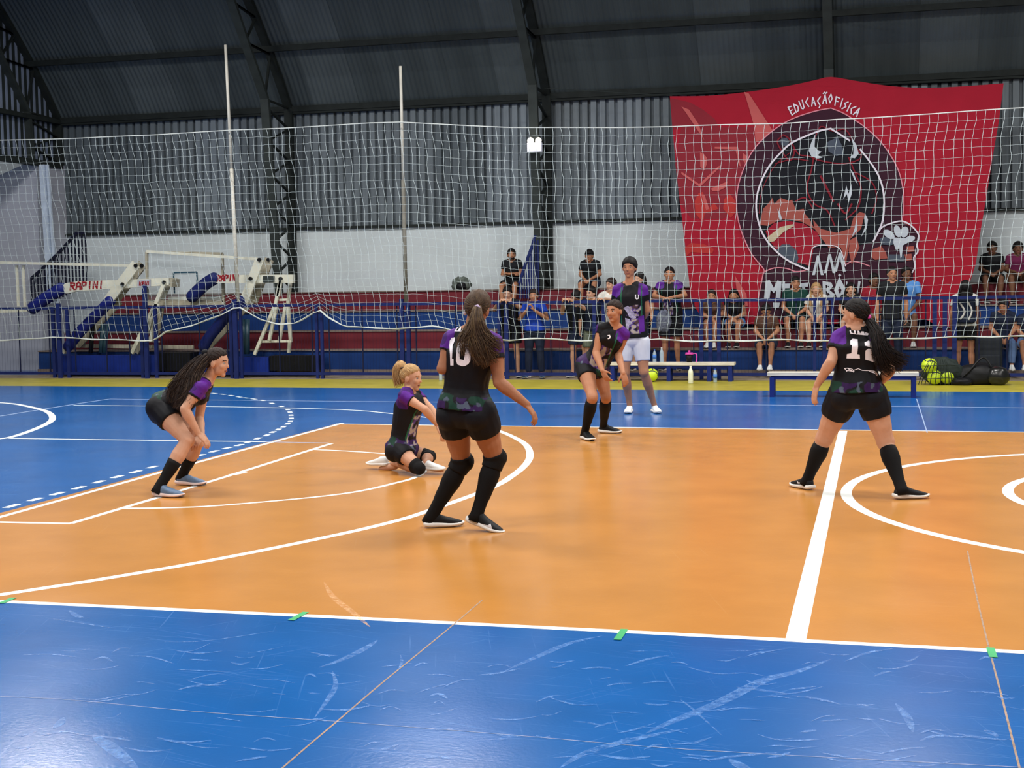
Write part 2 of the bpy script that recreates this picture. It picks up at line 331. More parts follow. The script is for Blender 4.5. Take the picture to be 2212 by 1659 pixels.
# ---------------------------------------------------------------- roof
M_roof = mat('dark_roof_sheet', (74, 83, 86), 0.55, 0.15, 1.2, stretch=(2, .3, .3)); M_roof2 = mat('dark_roof_sheet_paler', (84, 93, 96), 0.55, 0.15, 1.2)
mb = MB(); pv = []
for x in (-20, 9):
    for y, z in prof: pv.append((x, y, z+.08))
k = len(prof); mb.add(pv, [(i, i+1, k+i+1, k+i) for i in range(k-1)])
ceiling = mb.build('ceiling', M_steel2, kind='structure')
pr = [(i*.0167, .011*math.cos(i*PI/3)) for i in range(61)]
vs = []; fs = []; near = prof[:9]; m_ = len(near)
for x, d in pr:
    for y, z in near: vs.append((x, y, z+d))
for i in range(len(pr)-1):
    for j in range(m_-1): fs.append((i*m_+j, i*m_+j+1, (i+1)*m_+j+1, (i+1)*m_+j))
tm = MB(); tm.add(vs, fs); rme = tm.mesh('roof_sheet'); rme2 = rme.copy(); rme.materials.append(M_roof); rme2.materials.append(M_roof2)
for i in range(25):
    o = bpy.data.objects.new('roof_sheet', rme2 if i % 4 == 2 else rme); o.location = (-19.7+i*.985, 0, 0.0 if i % 2 else -.012); link(o, ceiling)
for (y, z) in ((14.55, 6.33), (12.2, 8.3), (9.5, 9.55), (15.55, 5.28)):
    mb = MB(); mb.box((-7, y, z), (26.5, .07, .11)); mb.build('purlin', M_steel2, ceiling)
def truss(x, label, foot=1.56):
    t = thing('roof_truss', (x, 14.7, foot), label, 'truss', 'steel trusses along the back wall')
    m = M_steel
    yb0, yt0 = (14.95, 14.45)
    mb = MB(); mb.bar((x, 14.83 if foot < 3 else 14.5, foot), (x, 14.42, 5.35), .17, .09, (1, 0, 0)); mb.build('inner_post', m, t)
    mb = MB(); mb.bar((x, 15.55, foot), (x, 15.55, 5.3), .17, .09, (1, 0, 0)); mb.build('outer_post', M_steel2, t)
    zz = np.linspace(foot+.05, 5.2, 12 if foot < 3 else 4); mb = MB()
    for i in range(len(zz)-1):
        f0 = (zz[i]-1.56)/3.8; f1 = (zz[i+1]-1.56)/3.8; yi = lambda f: 14.83-.41*f
        a, b = ((x, yi(f0), zz[i]), (x, 15.55, zz[i+1])) if i % 2 else ((x, 15.55, zz[i]), (x, yi(f1), zz[i+1]))
        mb.bar(a, b, .05, .03, (1, 0, 0))
    mb.build('lacing', M_steel2, t)
    lo = [(14.42, 5.35), (13.60, 6.32), (13.05, 6.98), (12.2, 7.6), (11.0, 8.25), (9.5, 8.85), (7.8, 9.35), (6, 9.65), (3.5, 9.9), (1, 10.0)]
    up = [(15.55, 5.3), (14.72, 6.25), (14.1, 6.85), (13.2, 7.6), (12.2, 8.3), (11.0, 8.97), (9.5, 9.55), (7.8, 10.05), (6, 10.35), (3.5, 10.6), (1, 10.65)]
    for nm, ch, mm in (('lower_chord', lo, m), ('upper_chord', up, M_steel2)):
        mb = MB()
        for a, b in zip(ch, ch[1:]): mb.bar((x, a[0], a[1]), (x, b[0], b[1]), .16, .08, (1, 0, 0))
        mb.build(nm, mm, t)
    mb = MB()
    for i in range(len(lo)-1):
        mb.bar((x, *lo[i]), (x, *up[i+1]), .05, .03, (1, 0, 0)); mb.bar((x, *lo[i+1]), (x, *up[i+1]), .05, .03, (1, 0, 0))
        mb.bar((x, *up[i]), (x, *lo[i]), .05, .03, (1, 0, 0))
    mb.build('web', M_steel2, t)
truss(-19.62, 'steel truss column beside the striped gable at the far left', 4.34)
truss(-14.3, 'steel truss column behind the second basketball backstop')
truss(-8.9, 'steel truss column carrying the emergency light')
truss(-3.53, 'steel truss column at the peak of the red banner')
truss(1.9, 'steel truss column beyond the right end of the stands')
# ---------------------------------------------------------------- stands
TY = [13.2, 13.75, 14.3, 14.85]; TZ = [.48, .82, 1.18, 1.56]
M_rb = mat('stand_blue_paint', (24, 56, 116), 0.7, 0.15, 3); M_rr = mat('stand_red_paint', (108, 38, 48), 0.7, 0.15, 3); M_tr = mat('dusty_tread', (120, 108, 102), 0.9, 0.2, 5)
st = thing('spectator_stand', (-8, 13.2, 0), 'stepped concrete stand painted in blue and red bands behind the fence', 'bleachers')
XS0, XS1 = -18.75, 5.0
mb = MB(); mb.box(((XS0+XS1)/2, 13.4, .06), (XS1-XS0, .5, .12)); mb.build('curb', M_tr, st)
for i in range(4):
    y1 = TY[i+1] if i < 3 else WY; z0 = TZ[i-1]-.02 if i else 0
    mb = MB(); mb.box(((XS0+XS1)/2+i*.12, (TY[i]+WY)/2, (z0+TZ[i]-.02)/2), (XS1-XS0-i*.24, WY-.01-TY[i], TZ[i]-.02-z0))
    mb.build('riser', M_rr if i in (1, 3) else M_rb, st)
    mb = MB(); mb.box(((XS0+XS1)/2+i*.12, (TY[i]+y1)/2-.01, TZ[i]-.01), (XS1-XS0-i*.24, y1-TY[i]+.02, .02)); mb.build('tread', M_tr, st)
# ---------------------------------------------------------------- fence
M_fb = mat('dark_blue_fence_paint', (26, 38, 92), 0.5, 0.15, 5); M_fd = mat('thin_bar_navy', (22, 28, 58), 0.6, 0.1, 5)  # thin bars and wires take a darker navy than the posts
FY = 12.42
fn = thing('fence', (-8, FY, 0), 'low dark blue tube fence between the court and the stand', 'fence')
mb = MB(); mb.box((-8, FY, 1.33), (23, .05, .05)); mb.build('top_rail', M_fb, fn)
mb = MB(); mb.box((-8, FY, .09), (23, .05, .05)); mb.build('bottom_rail', M_fb, fn)
def fx(px): return P(px, 700, FY).x
for px, w, top, y in ((115, .06, 1.3, 0), (133, .075, 1.42, -.09), (146, .06, 1.3, 0), (306, .06, 1.3, 0), (320, .075, 1.75, -.09), (336, .06, 1.3, 0), (499, .06, 1.3, 0), (513, .085, 1.45, -.09), (521, .05, 1.4, -.02), (684, .05, 1.33, 0), (695, .05, 1.2, 0), (868, .07, 1.42, 0), (882, .07, 1.36, 0), (1078, .05, 1.33, 0), (1094, .07, 1.33, 0), (1284, .06, 1.33, 0), (1304, .06, 1.33, 0), (1515, .06, 1.33, 0), (1534, .06, 1.33, 0), (1553, .06, 1.33, 0), (1760, .05, 1.33, 0), (1781, .06, 1.33, 0), (1798, .05, 1.33, 0), (2019, .07, 1.33, 0), (2041, .07, 1.33, 0), (2062, .07, 1.33, 0), (2240, .06, 1.33, 0)):
    mb = MB(); mb.box((fx(px), FY+y, top/2), (w, .055, top)); mb.build('post', M_fb, fn)
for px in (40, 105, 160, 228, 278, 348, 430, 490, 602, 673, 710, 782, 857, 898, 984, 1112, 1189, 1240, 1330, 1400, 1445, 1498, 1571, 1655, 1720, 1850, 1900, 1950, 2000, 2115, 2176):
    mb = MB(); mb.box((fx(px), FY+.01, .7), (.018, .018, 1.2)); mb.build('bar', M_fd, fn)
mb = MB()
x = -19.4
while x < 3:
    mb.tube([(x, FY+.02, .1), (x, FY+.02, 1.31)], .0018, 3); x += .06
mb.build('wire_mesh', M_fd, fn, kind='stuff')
# stair railings
def stair_rail(pts_top, pts_bot, y, nb, label, m):
    A = [P(px, py, y) for px, py in pts_top]; B = [P(px, py, y) for px, py in pts_bot]
    t = thing('stair_railing', (A[0].x, y, 1.2), label, 'railing', 'stair railings up the stand')
    mb = MB()
    for a, b in zip(A, A[1:]): mb.bar(a, b, .05, .05, (0, 1, 0))
    mb.build('handrail', m, t)
    def interp(C, x):
        for a, b in zip(C, C[1:]):
            if a.x <= x <= b.x: return a.z+(b.z-a.z)*(x-a.x)/max(b.x-a.x, 1e-6)
        return C[0].z if x < C[0].x else C[-1].z
    for i in range(nb+1):
        x = A[0].x+(A[-1].x-A[0].x)*i/nb; z1, z0 = interp(A, x), interp(B, x)
        if z1-z0 > .03:
            mb = MB(); mb.box((x, y, (z0+z1)/2), (.025, .03, z1-z0)); mb.build('baluster', m, t)
M_sr = mat('black_blue_stair_paint', (24, 26, 46), 0.6, 0.1, 5)
stair_rail([(67, 602), (90, 582), (128, 545), (166, 503), (184, 503)], [(67, 672), (100, 660), (184, 618)], 14.45, 16, 'dark stair railing climbing to the left white wall behind the first backstop', M_sr)
stair_rail([(1122, 612), (1132, 580), (1150, 530), (1162, 490)], [(1122, 645), (1162, 645)], 14.7, 8, 'dark blue stair railing rising against the truss column with the emergency light', M_fb)
# ================================================================ BACKSTOPS (folded, parked behind the fence)
M_cream = mat('cream_painted_steel', (205, 205, 190), 0.5, 0.12, 5); M_cream2 = mat('worn_cream_steel', (160, 155, 138), 0.6, 0.2, 5)
M_pad = mat('blue_vinyl_padding', (22, 32, 108), 0.5, 0.1, 5); M_pad2 = mat('navy_vinyl_padding', (20, 30, 86), 0.5, 0.12, 5); M_black = mat('black_rubber', (18, 19, 22), 0.5, 0.2, 6)
M_teal = mat('teal_cylinder_paint', (40, 72, 88), 0.4, 0.1, 6); M_redp = mat('dark_red_lettering', (140, 28, 38), 0.6, 0.05, 5)
M_glass = mat('backboard_acrylic', (225, 235, 240), 0.15, 0.02, 5, alpha=0.12); M_baseb = mat('royal_blue_base_paint', (22, 44, 124), 0.5, 0.15, 4)
YB = 12.72
def plate(name, px, y, th, m, parent, bev=0):
    a = [P(x, yy, y) for x, yy in px]; n = len(a); mb = MB()
    mb.add(a+[v+V((0, th, 0)) for v in a], [tuple(range(n)), tuple(reversed(range(n, 2*n)))]+[(i, n+i, n+(i+1) % n, (i+1) % n) for i in range(n)])
    return mb.build(name, m, parent)
def barpx(name, a, b, y, w, d, m, parent, y2=None):
    mb = MB(); mb.bar(P(*a, y), P(*b, y if y2 is None else y2), d, w, (0, 1, 0)); return mb.build(name, m, parent)
def pad(name, pts, y, r, m, parent):
    mb = MB(); mb.tube(crom([P(x, yy, y) for x, yy in pts], 4), r, 12, dome=True, side=(0, 1, 0)); return mb.build(name, m, parent, smooth=True)
# letters: strokes in a unit box
FONT = {'R': [[(0, 0), (0, 1)], [(0, 1), (.8, .9), (.8, .6), (0, .5)], [(.3, .5), (.85, 0)]], 'A': [[(0, 0), (.1, .85), (.45, 1), (.8, .85), (.85, 0)], [(.05, .4), (.85, .4)]],
 'P': [[(0, 0), (0, 1)], [(0, 1), (.8, .92), (.8, .55), (0, .48)]], 'I': [[(.4, 0), (.4, 1)]], 'N': [[(0, 0), (0, 1)], [(0, 1), (.8, 0)], [(.8, 0), (.8, 1)]],
 'E': [[(.1, 0), (0, 1)], [(0, 1), (.75, .95)], [(.05, .5), (.6, .55)], [(.1, 0), (.8, .1)]], 'D': [[(0, 0), (.1, 1)], [(.1, 1), (.8, .6), (.6, .1), (0, 0)]],
 'U': [[(0, 1), (.15, .1), (.4, 0), (.7, .1), (.75, 1)]], 'C': [[(.8, 1), (.1, .55), (.6, 0)]], 'Ç': [[(.8, 1), (.1, .55), (.6, 0)], [(.6, 0), (.35, -.25)]],
 'a': [[(0, 0), (.5, 1), (.85, 0)], [(.2, .35), (.7, .4)]], 'Ã': [[(0, 0), (.5, 1), (.85, 0)], [(.2, .35), (.7, .4)], [(.1, 1.15), (.4, 1.3), (.6, 1.15), (.9, 1.3)]],
 'O': [[(.4, 0), (.05, .5), (.45, 1), (.8, .5), (.4, 0)]], 'F': [[(.1, 0), (0, 1)], [(0, 1), (.8, .9)], [(.05, .5), (.6, .5)]], 'S': [[(.8, 1), (.2, .7), (.7, .4), (.1, 0)]]}
def stroke_quads(pts, w):
    out = []
    for a, b in zip(pts, pts[1:]):
        a, b = V(a).to_2d(), V(b).to_2d(); t = (b-a)
        if t.length < 1e-6: continue
        t.normalize(); q = V((-t.y, t.x))*w/2; e = t*w*.35
        out.append([a-e+q, b+e+q, b+e-q, a-e-q])
    return out
def text_px(s, x0, y0, x1, y1, h, w, slant=0):
    """glyph strokes laid along a baseline given in photograph pixels -> list of quads"""
    n = len(s); out = []; dx, dy = (x1-x0)/n, (y1-y0)/n; t = V((x1-x0, y1-y0)).normalized(); up = V((t.y, -t.x))
    for i, ch in enumerate(s):
        o = V((x0+dx*i, y0+dy*i)); cw = math.hypot(dx, dy)*.82
        for st_ in FONT[ch]:
            out += stroke_quads([o+t*(u*cw+slant*v*h)+up*(v*h) for u, v in st_], w)
    return out
def quads_px(name, quads, y, m, parent, off=.004):
    mb = MB()
    for k, q in enumerate(quads):
        mb.add([P(c.x, c.y, y-off-.0004*(k % 3)) for c in q], [(0, 1, 2, 3)])
    return mb.build(name, m, parent)
def disc_px(name, c, r, y, m, parent):
    p = P(*c, y); mb = MB(); mb.tube([p+V((0, -.02, 0)), p+V((0, .02, 0))], r, 12); return mb.build(name, m, parent)
# first backstop (left)
h1 = thing('basketball_backstop', P(230, 803, YB), 'folded basketball backstop at far left with blue padding and red lettering on its beam', 'basketball backstop', 'folded backstops behind the fence')
Y2 = YB+.24
mb = MB(); a, b = P(120, 768, YB), P(336, 803, YB); mb.box(((a.x+b.x)/2, YB+.18, (a.z+b.z)/2-.03), (b.x-a.x, .36, a.z-b.z+.06)); mb.build('base_box', M_baseb, h1)
a, b = P(338, 762, YB), P(410, 801, YB); mb = MB(); mb.box(((a.x+b.x)/2, YB+.2, (a.z+b.z)/2), (b.x-a.x, .34, a.z-b.z)); mb.build('counterweight', M_black, h1)
plate('beam', [(133, 621), (140, 612), (165, 608), (366, 600), (366, 616), (165, 629), (142, 634)], YB-.05, .12, M_cream, h1)
quads_px('lettering', text_px('RAPINI', 152, 626, 226, 622, 15, 3.6, .12), YB-.05, M_redp, h1)
plate('name_plate', [(297, 604), (325, 603), (325, 619), (297, 620)], YB-.075, .02, M_white2, h1)
quads_px('small_lettering', text_px('RAPINI', 301, 617, 323, 616, 8, 1.6, .1), YB-.075, M_redp, h1)
pad('beam_padding', [(131, 624), (118, 633), (98, 645), (80, 659), (72, 665)], YB, .125, M_pad, h1)
for yy, mm, dx in ((YB-.08, M_cream, 0), (Y2, M_cream2, 13)):
    barpx('diagonal_arm', (294+dx, 571), (232+dx, 652), yy, .19, .05, mm, h1)
    disc_px('pivot_bolt', (293+dx, 574), .035, yy-.04, M_black, h1)
pad('arm_padding', [(238, 650), (205, 684), (170, 720), (148, 748)], YB-.06, .105, M_pad, h1)
barpx('rear_arm', (258, 650), (168, 745), Y2, .16, .05, M_cream2, h1); barpx('arm_foot', (146, 745), (137, 762), YB-.05, .08, .08, M_cream, h1)
disc_px('pivot_bolt', (264, 614), .035, YB-.13, M_black, h1); disc_px('pivot_bolt', (354, 610), .035, YB-.08, M_black, h1)
plate('end_bracket', [(365, 601), (373, 603), (371, 620), (365, 618)], YB-.05, .3, M_cream2, h1)
for yy, mm, dx in ((YB-.06, M_cream, 0), (Y2, M_cream2, 11)):
    barpx('stay_leg', (356+dx, 610), (336+dx, 658), yy, .07, .05, mm, h1)
    barpx('stay_leg', (336+dx, 657), (285+dx, 763), yy, .07, .05, mm, h1); barpx('stay_leg', (338+dx, 657), (312+dx, 738), yy, .06, .05, mm, h1)
    barpx('stay_leg', (342+dx, 657), (325+dx, 738), yy, .06, .05, mm, h1)
barpx('brace', (306, 737), (345, 738), YB, .03, .03, M_cream2, h1)
barpx('top_link', (-20, 566.5), (284, 574), YB+.05, .05, .05, M_cream, h1)
for x in (38, 52): barpx('frame_upright', (x-2, 573), (x+2, 662), YB+.1, .04, .04, M_cream, h1)
barpx('frame_rail', (-20, 671), (64, 668), YB+.1, .10, .06, M_cream, h1)
for x, m_ in ((196, M_black), (218, M_teal), (226, M_teal)): 
    mb = MB(); mb.tube([P(x+4, 700, YB+.15), P(x, 762, YB+.15)], .045, 10); mb.build('hydraulic_ram', m_, h1, smooth=True)
barpx('rubber_wheel', (130, 800), (142, 800), YB+.1, .1, .1, M_black, h1); barpx('cross_tube', (165, 747), (418, 750), YB+.4, .07, .05, M_cream2, h1)
# second backstop
h2 = thing('basketball_backstop', P(560, 803, YB), 'folded basketball backstop right of the first, clear backboard frame standing beside the white pole', 'basketball backstop', 'folded backstops behind the fence')
a, b = P(440, 772, YB), P(580, 805, YB); mb = MB(); mb.box(((a.x+b.x)/2, YB+.18, (a.z+b.z)/2), (b.x-a.x, .36, a.z-b.z)); mb.build('base_box', M_baseb, h2)
a, b = P(580, 769, YB), P(684, 801, YB); mb = MB(); mb.box(((a.x+b.x)/2, YB+.2, (a.z+b.z)/2), (b.x-a.x, .34, a.z-b.z)); mb.build('counterweight', M_black, h2)
plate('beam', [(460, 604), (465, 594), (632, 593), (632, 611), (566, 611), (464, 611)], YB-.05, .12, M_cream, h2)
quads_px('lettering', text_px('RAPINI', 469, 608, 519, 606, 13, 3.0, .15), YB-.05, M_redp, h2)
plate('name_plate', [(568, 596), (592, 596), (592, 609), (568, 610)], YB-.075, .02, M_steel, h2)
pad('beam_padding', [(462, 602), (446, 612), (428, 628), (416, 640)], YB, .12, M_pad2, h2)
for yy, mm, dx in ((YB-.08, M_cream, 0), (Y2, M_cream2, 20)):
    barpx('diagonal_arm', (562+dx, 560), (527+dx, 652), yy, .17, .05, mm, h2); disc_px('pivot_bolt', (560+dx, 561), .035, yy-.04, M_black, h2)
pad('arm_padding', [(522, 650), (498, 672), (468, 708), (452, 728), (440, 748)], YB-.06, .105, M_pad2, h2)
barpx('rear_arm', (546, 650), (450, 752), Y2, .10, .05, M_cream2, h2); disc_px('pivot_bolt', (541, 602), .035, YB-.13, M_black, h2); disc_px('pivot_bolt', (606, 602), .035, YB-.08, M_black, h2)
for a, b in (((606, 603), (596, 655)), ((596, 655), (550, 766)), ((598, 658), (582, 735)), ((607, 604), (601, 640))): barpx('stay_leg', a, b, YB-.06, .055, .05, M_cream, h2)
for a, b in (((628, 603), (622, 655)), ((618, 655), (604, 735)), ((622, 655), (628, 738)), ((626, 738), (624, 762))): barpx('stay_leg', a, b, Y2, .055, .05, M_cream, h2)
barpx('brace', (560, 738), (630, 737), YB, .04, .04, M_cream, h2); barpx('brace', (604, 648), (622, 647), YB, .04, .04, M_cream, h2)
barpx('top_link', (317, 543), (560, 560), YB+.0, .05, .05, M_cream, h2)
for x, m_ in ((526, M_teal), (534, M_teal)):
    mb = MB(); mb.tube([P(x, 690, YB+.15), P(x, 765, YB+.15)], .05, 10); mb.build('hydraulic_ram', m_, h2, smooth=True)
bb = plate('backboard', [(317, 544), (480, 548), (483, 652), (318, 650)], YB+.2, .02, M_glass, h2)
for a, b in (((317, 544), (480, 548)), ((480, 548), (483, 652)), ((483, 652), (318, 650)), ((318, 650), (317, 544))): barpx('frame_edge', a, b, YB+.19, .045, .05, M_cream2, h2)
for a, b in (((375, 589), (425, 588)), ((425, 588), (427, 634)), ((375, 589), (377, 634))): barpx('target_line', a, b, YB+.18, .03, .01, M_teal, h2)
barpx('lower_rail', (318, 656), (486, 656), YB+.15, .06, .06, M_cream2, h2); barpx('lower_rail', (365, 645), (478, 644), YB+.3, .07, .05, M_cream, h2)
# ================================================================ BANNER
M_ban = mat('red_banner_cloth', (152, 23, 43), 0.8, 0.05, 2)
bcol = dict(dark=(52, 22, 38), pinkline=(205, 130, 145), white=(214, 208, 220), black=(17, 19, 27), red=(142, 23, 43), salmon=(150, 78, 70), dred=(118, 26, 40), dusk=(128, 34, 46), pink=(178, 84, 84), orange=(168, 48, 46), grey=(70, 78, 92), cream=(178, 166, 140), ltgrey=(178, 186, 196))
BM = {k: mat('banner_print_'+k, c, 0.75, 0.05, 3) for k, c in bcol.items()}
def fold(x, z):
    return .012*math.sin(2.1*x+.6*z)+.010*math.sin(3.7*x-1.1*z+1)+.008*math.sin(1.3*z+x)
def B(px, py, off=0):
    d = ray(px, py); k = .06
    t = (14.02+(CAM.z-.95)*k-CAM.y)/(d.y-d.z*k); p = CAM+d*t; return V((p.x, p.y+fold(p.x, p.z)-off, p.z))
ban = thing('banner', (-3.5, 14.25, 5.2), 'huge red cloth banner with a dark horned bull emblem hanging from the roof trusses', 'banner')
def bpoly(name, polys, m, layer, parent=ban, cut=.3, thick=0, join=False):
    if not join and len(polys) > 1:
        for q in polys: bpoly(name, q if isinstance(q[0], list) else [q], m, layer, parent, cut, thick, True)
        return
    if polys and isinstance(polys[0], list) and polys[0] and isinstance(polys[0][0], list): polys = polys[0]
    bm = bmesh.new()
    for po in polys:
        pts = [V((x, y, 0)) for x, y in po]
        vs = [bm.verts.new(p) for p in pts]
        for tri in geometry.tessellate_polygon([pts]):
            try: bm.faces.new([vs[i] for i in tri])
            except ValueError: pass
    L = cut*125
    for it in range(5):
        es = [e for e in bm.edges if (e.verts[0].co-e.verts[1].co).length > L]
        if not es: break
        bmesh.ops.subdivide_edges(bm, edges=es, cuts=1); bmesh.ops.triangulate(bm, faces=[f for f in bm.faces if len(f.verts) > 3])
    for v in bm.verts: v.co = B(v.co.x, v.co.y, .006*layer)-parent.location
    me = bpy.data.meshes.new(name); bm.to_mesh(me); bm.free(); me.materials.append(m)
    o = bpy.data.objects.new(name, me)
    if thick: md = o.modifiers.new('s', 'SOLIDIFY'); md.thickness = thick
    return link(o, parent)
Z4 = lambda pts: [(1472+x/2.989, 140+y/2.989) for x, y in pts]
def stroke(pts, w, k=4):
    c = [(p.x, p.y) for p in crom([(x, y, 0) for x, y in pts], k)] if k > 1 else pts
    c = Z4(c); return [[[(q.x, q.y) for q in qd] for qd in stroke_quads(c, w/2.989)]]
edge_top = crom([(1447, 208, 0), (1530, 207, 0), (1610, 199, 0), (1700, 186, 0), (1760, 173, 0), (1795, 166, 0), (1850, 175, 0), (1920, 186, 0), (2000, 190, 0), (2090, 186, 0), (2168, 180, 0)], 3)
bpoly('cloth', [[(p.x, p.y) for p in edge_top]+[(2158, 260), (2144, 340), (2130, 430), (2118, 500), (2108, 570), (2085, 640), (2060, 700), (2040, 712), (2000, 690), (1800, 700), (1600, 700), (1525, 700), (1504, 668), (1492, 640), (1484, 570), (1474, 480), (1462, 380), (1454, 290)]], M_ban, 0, thick=.004)
bpoly('faded_figure', [Z4([(0, 405), (470, 400), (470, 480), (500, 520), (430, 600), (390, 720), (340, 860), (330, 960), (260, 1000), (60, 990), (-5, 900), (-40, 640)])], BM['dusk'], 1)
bpoly('faded_figure', [Z4([(-70, 215), (0, 230), (60, 245), (140, 290), (215, 350), (240, 400), (0, 405), (-55, 420)])], BM['dusk'], 1)
bpoly('faded_figure', [Z4([(22, 1180), (60, 1150), (150, 1160), (210, 1190), (200, 1220), (60, 1210), (28, 1240)]), Z4([(85, 880), (110, 830), (140, 820), (165, 940), (210, 890), (240, 930), (150, 960), (140, 1020), (90, 960)]), Z4([(275, 870), (310, 830), (350, 880), (360, 940), (320, 990), (270, 930)])], BM['orange'], 2)
bpoly('faded_figure', [Z4([(405, 175), (435, 185), (600, 440), (540, 480), (480, 500), (470, 400), (440, 290)]), Z4([(0, 270), (50, 290), (110, 380), (150, 490), (90, 400), (30, 310)]), Z4([(120, 565), (140, 570), (165, 600), (165, 640), (150, 680), (122, 660)]), Z4([(398, 570), (425, 590), (428, 620), (410, 640), (395, 610)]),
    Z4([(215, 530), (360, 530), (385, 660), (373, 650), (350, 548), (215, 542)]), Z4([(0, 690), (115, 770), (240, 655), (262, 650), (120, 790), (0, 706)]), Z4([(190, 800), (300, 752), (290, 790), (240, 815), (200, 815)]), Z4([(130, 840), (150, 840), (180, 930), (160, 940)]), Z4([(345, 1360), (420, 1480), (430, 1560), (370, 1560)])], BM['pink'], 3)
ring_out = [(965, 280), (870, 298), (740, 340), (640, 392), (540, 470), (460, 560), (400, 680), (365, 800), (358, 920), (375, 1030), (410, 1130), (460, 1230), (530, 1315)]
ring_r = [(965, 280), (1040, 310), (1110, 352), (1180, 400), (1270, 480), (1340, 570), (1400, 680), (1430, 800), (1436, 900), (1425, 1010)]
pawr = [(1425, 1010), (1480, 1045), (1530, 1100), (1520, 1165), (1525, 1205), (1500, 1245), (1508, 1290), (1495, 1340)]
cl = [(530, 1315), (532, 1345), (500, 1500), (490, 1640)]
bpoly('emblem_ring', [Z4([(p.x, p.y) for p in crom([(x, y, 0) for x, y in ring_out], 3)]+cl+[(1500, 1640)]+[(p.x, p.y) for p in reversed(crom([(x, y, 0) for x, y in ring_r+pawr[1:]], 3))])], BM['dark'], 4)
inL = [(965, 413), (880, 432), (720, 502), (640, 572), (570, 655), (520, 750), (490, 850), (487, 950), (510, 1050), (550, 1130), (620, 1210), (700, 1270), (822, 1325)]
inR = [(965, 413), (1090, 490), (1160, 552), (1220, 632), (1270, 712), (1300, 800), (1309, 900), (1300, 1000), (1275, 1070), (1240, 1140)]
bpoly('emblem_field', [Z4([(p.x, p.y) for p in crom([(x, y, 0) for x, y in inL], 3)]+[(850, 1180), (1030, 1180), (1100, 1180)]+[(p.x, p.y) for p in reversed(crom([(x, y, 0) for x, y in inR], 3))])], BM['black'], 5)
bpoly('emblem_field', [Z4([(545, 1075), (600, 1022), (680, 1008), (790, 1025), (880, 1085), (905, 1150), (855, 1180), (835, 1300), (700, 1262), (610, 1190), (560, 1120)])], BM['red'], 6)
bpoly('bull_figure', [Z4([(505, 1035), (530, 930), (560, 900), (590, 860), (600, 900), (640, 860), (700, 880), (715, 870), (740, 940), (790, 930), (800, 965), (830, 1000), (860, 1060), (780, 1015), (700, 1000), (640, 1000), (560, 1040)]), Z4([(850, 1000), (900, 1060), (1000, 1085), (1090, 1060), (1110, 990), (1150, 950), (1185, 960), (1160, 1060), (1090, 1125), (1060, 1300), (1030, 1180), (950, 1180), (860, 1060)]), Z4([(1090, 1130), (1130, 1110), (1150, 1180), (1100, 1290), (1080, 1200)]), Z4([(1235, 1190), (1290, 1170), (1320, 1210), (1330, 1250), (1250, 1260), (1225, 1240)]), Z4([(1450, 1175), (1500, 1170), (1505, 1205), (1460, 1210)]), Z4([(1440, 1225), (1485, 1220), (1490, 1260), (1450, 1265)])], BM['salmon'], 7)
ol = stroke([(860, 560), (840, 680), (810, 800), (860, 900), (940, 940), (990, 1040)], 9)+stroke([(1080, 600), (1130, 720), (1160, 800), (1140, 920), (1060, 1000)], 9)+stroke([(640, 470), (620, 500), (650, 560), (700, 620), (730, 560), (705, 490), (660, 455), (640, 470)], 9)+stroke([(860, 480), (900, 400), (980, 430), (1060, 420), (1120, 520), (1160, 600), (1050, 640), (900, 620), (820, 590), (760, 580), (720, 520)], 8)+stroke([(1130, 700), (1230, 760), (1260, 860), (1230, 960)], 8)+stroke([(900, 720), (940, 800), (980, 880)], 14)+stroke([(1010, 900), (1060, 960), (1100, 900)], 12)+stroke([(610, 640), (720, 610), (820, 620)], 7)+stroke([(740, 880), (800, 860), (850, 930)], 9)+stroke([(505, 960), (520, 820), (600, 660), (700, 570)], 5)
bpoly('bull_figure', ol, BM['dred'], 8)
bpoly('bull_figure', [Z4([(940, 500), (1010, 468), (1040, 530), (1050, 580), (1000, 590), (950, 560)]), Z4([(640, 485), (680, 470), (697, 500), (680, 530), (645, 520)]), Z4([(615, 1195), (650, 1160), (700, 1160), (745, 1200), (757, 1250), (745, 1285), (690, 1265)]), Z4([(1330, 1225), (1440, 1225), (1440, 1270), (1340, 1270)]), Z4([(1280, 1120), (1320, 1110), (1400, 1150), (1350, 1165), (1290, 1160)])], BM['grey'], 7)
bpoly('tusk', [Z4([(555, 1115), (640, 1048), (720, 1030), (722, 1045), (660, 1080), (600, 1140), (570, 1145)])], BM['cream'], 8)
bpoly('horns_and_teeth', [Z4([(865, 448), (840, 500), (822, 555), (840, 592), (880, 607), (912, 600), (880, 585), (905, 560), (885, 555), (860, 530)]), Z4([(1093, 458), (1130, 520), (1145, 575), (1120, 605), (1085, 600), (1110, 580), (1112, 530)]), Z4([(1045, 870), (1065, 780), (1080, 835), (1097, 768), (1102, 830), (1080, 890), (1068, 835)]), Z4([(1088, 670), (1112, 700), (1140, 775), (1115, 740)]), Z4([(1185, 960), (1205, 1000), (1195, 1060), (1160, 1112), (1188, 1040), (1180, 990)]), Z4([(1128, 1000), (1137, 1060), (1100, 1115), (1120, 1050)]), Z4([(620, 930), (640, 960), (652, 1000), (636, 1005), (628, 960)])], BM['ltgrey'], 9)
def elp(cx, cy, a, b, ang=0): return Z4([(cx+a*math.cos(t)*math.cos(ang)-b*math.sin(t)*math.sin(ang), cy+a*math.cos(t)*math.sin(ang)+b*math.sin(t)*math.cos(ang)) for t in np.linspace(0, 2*PI, 15)[:-1]])
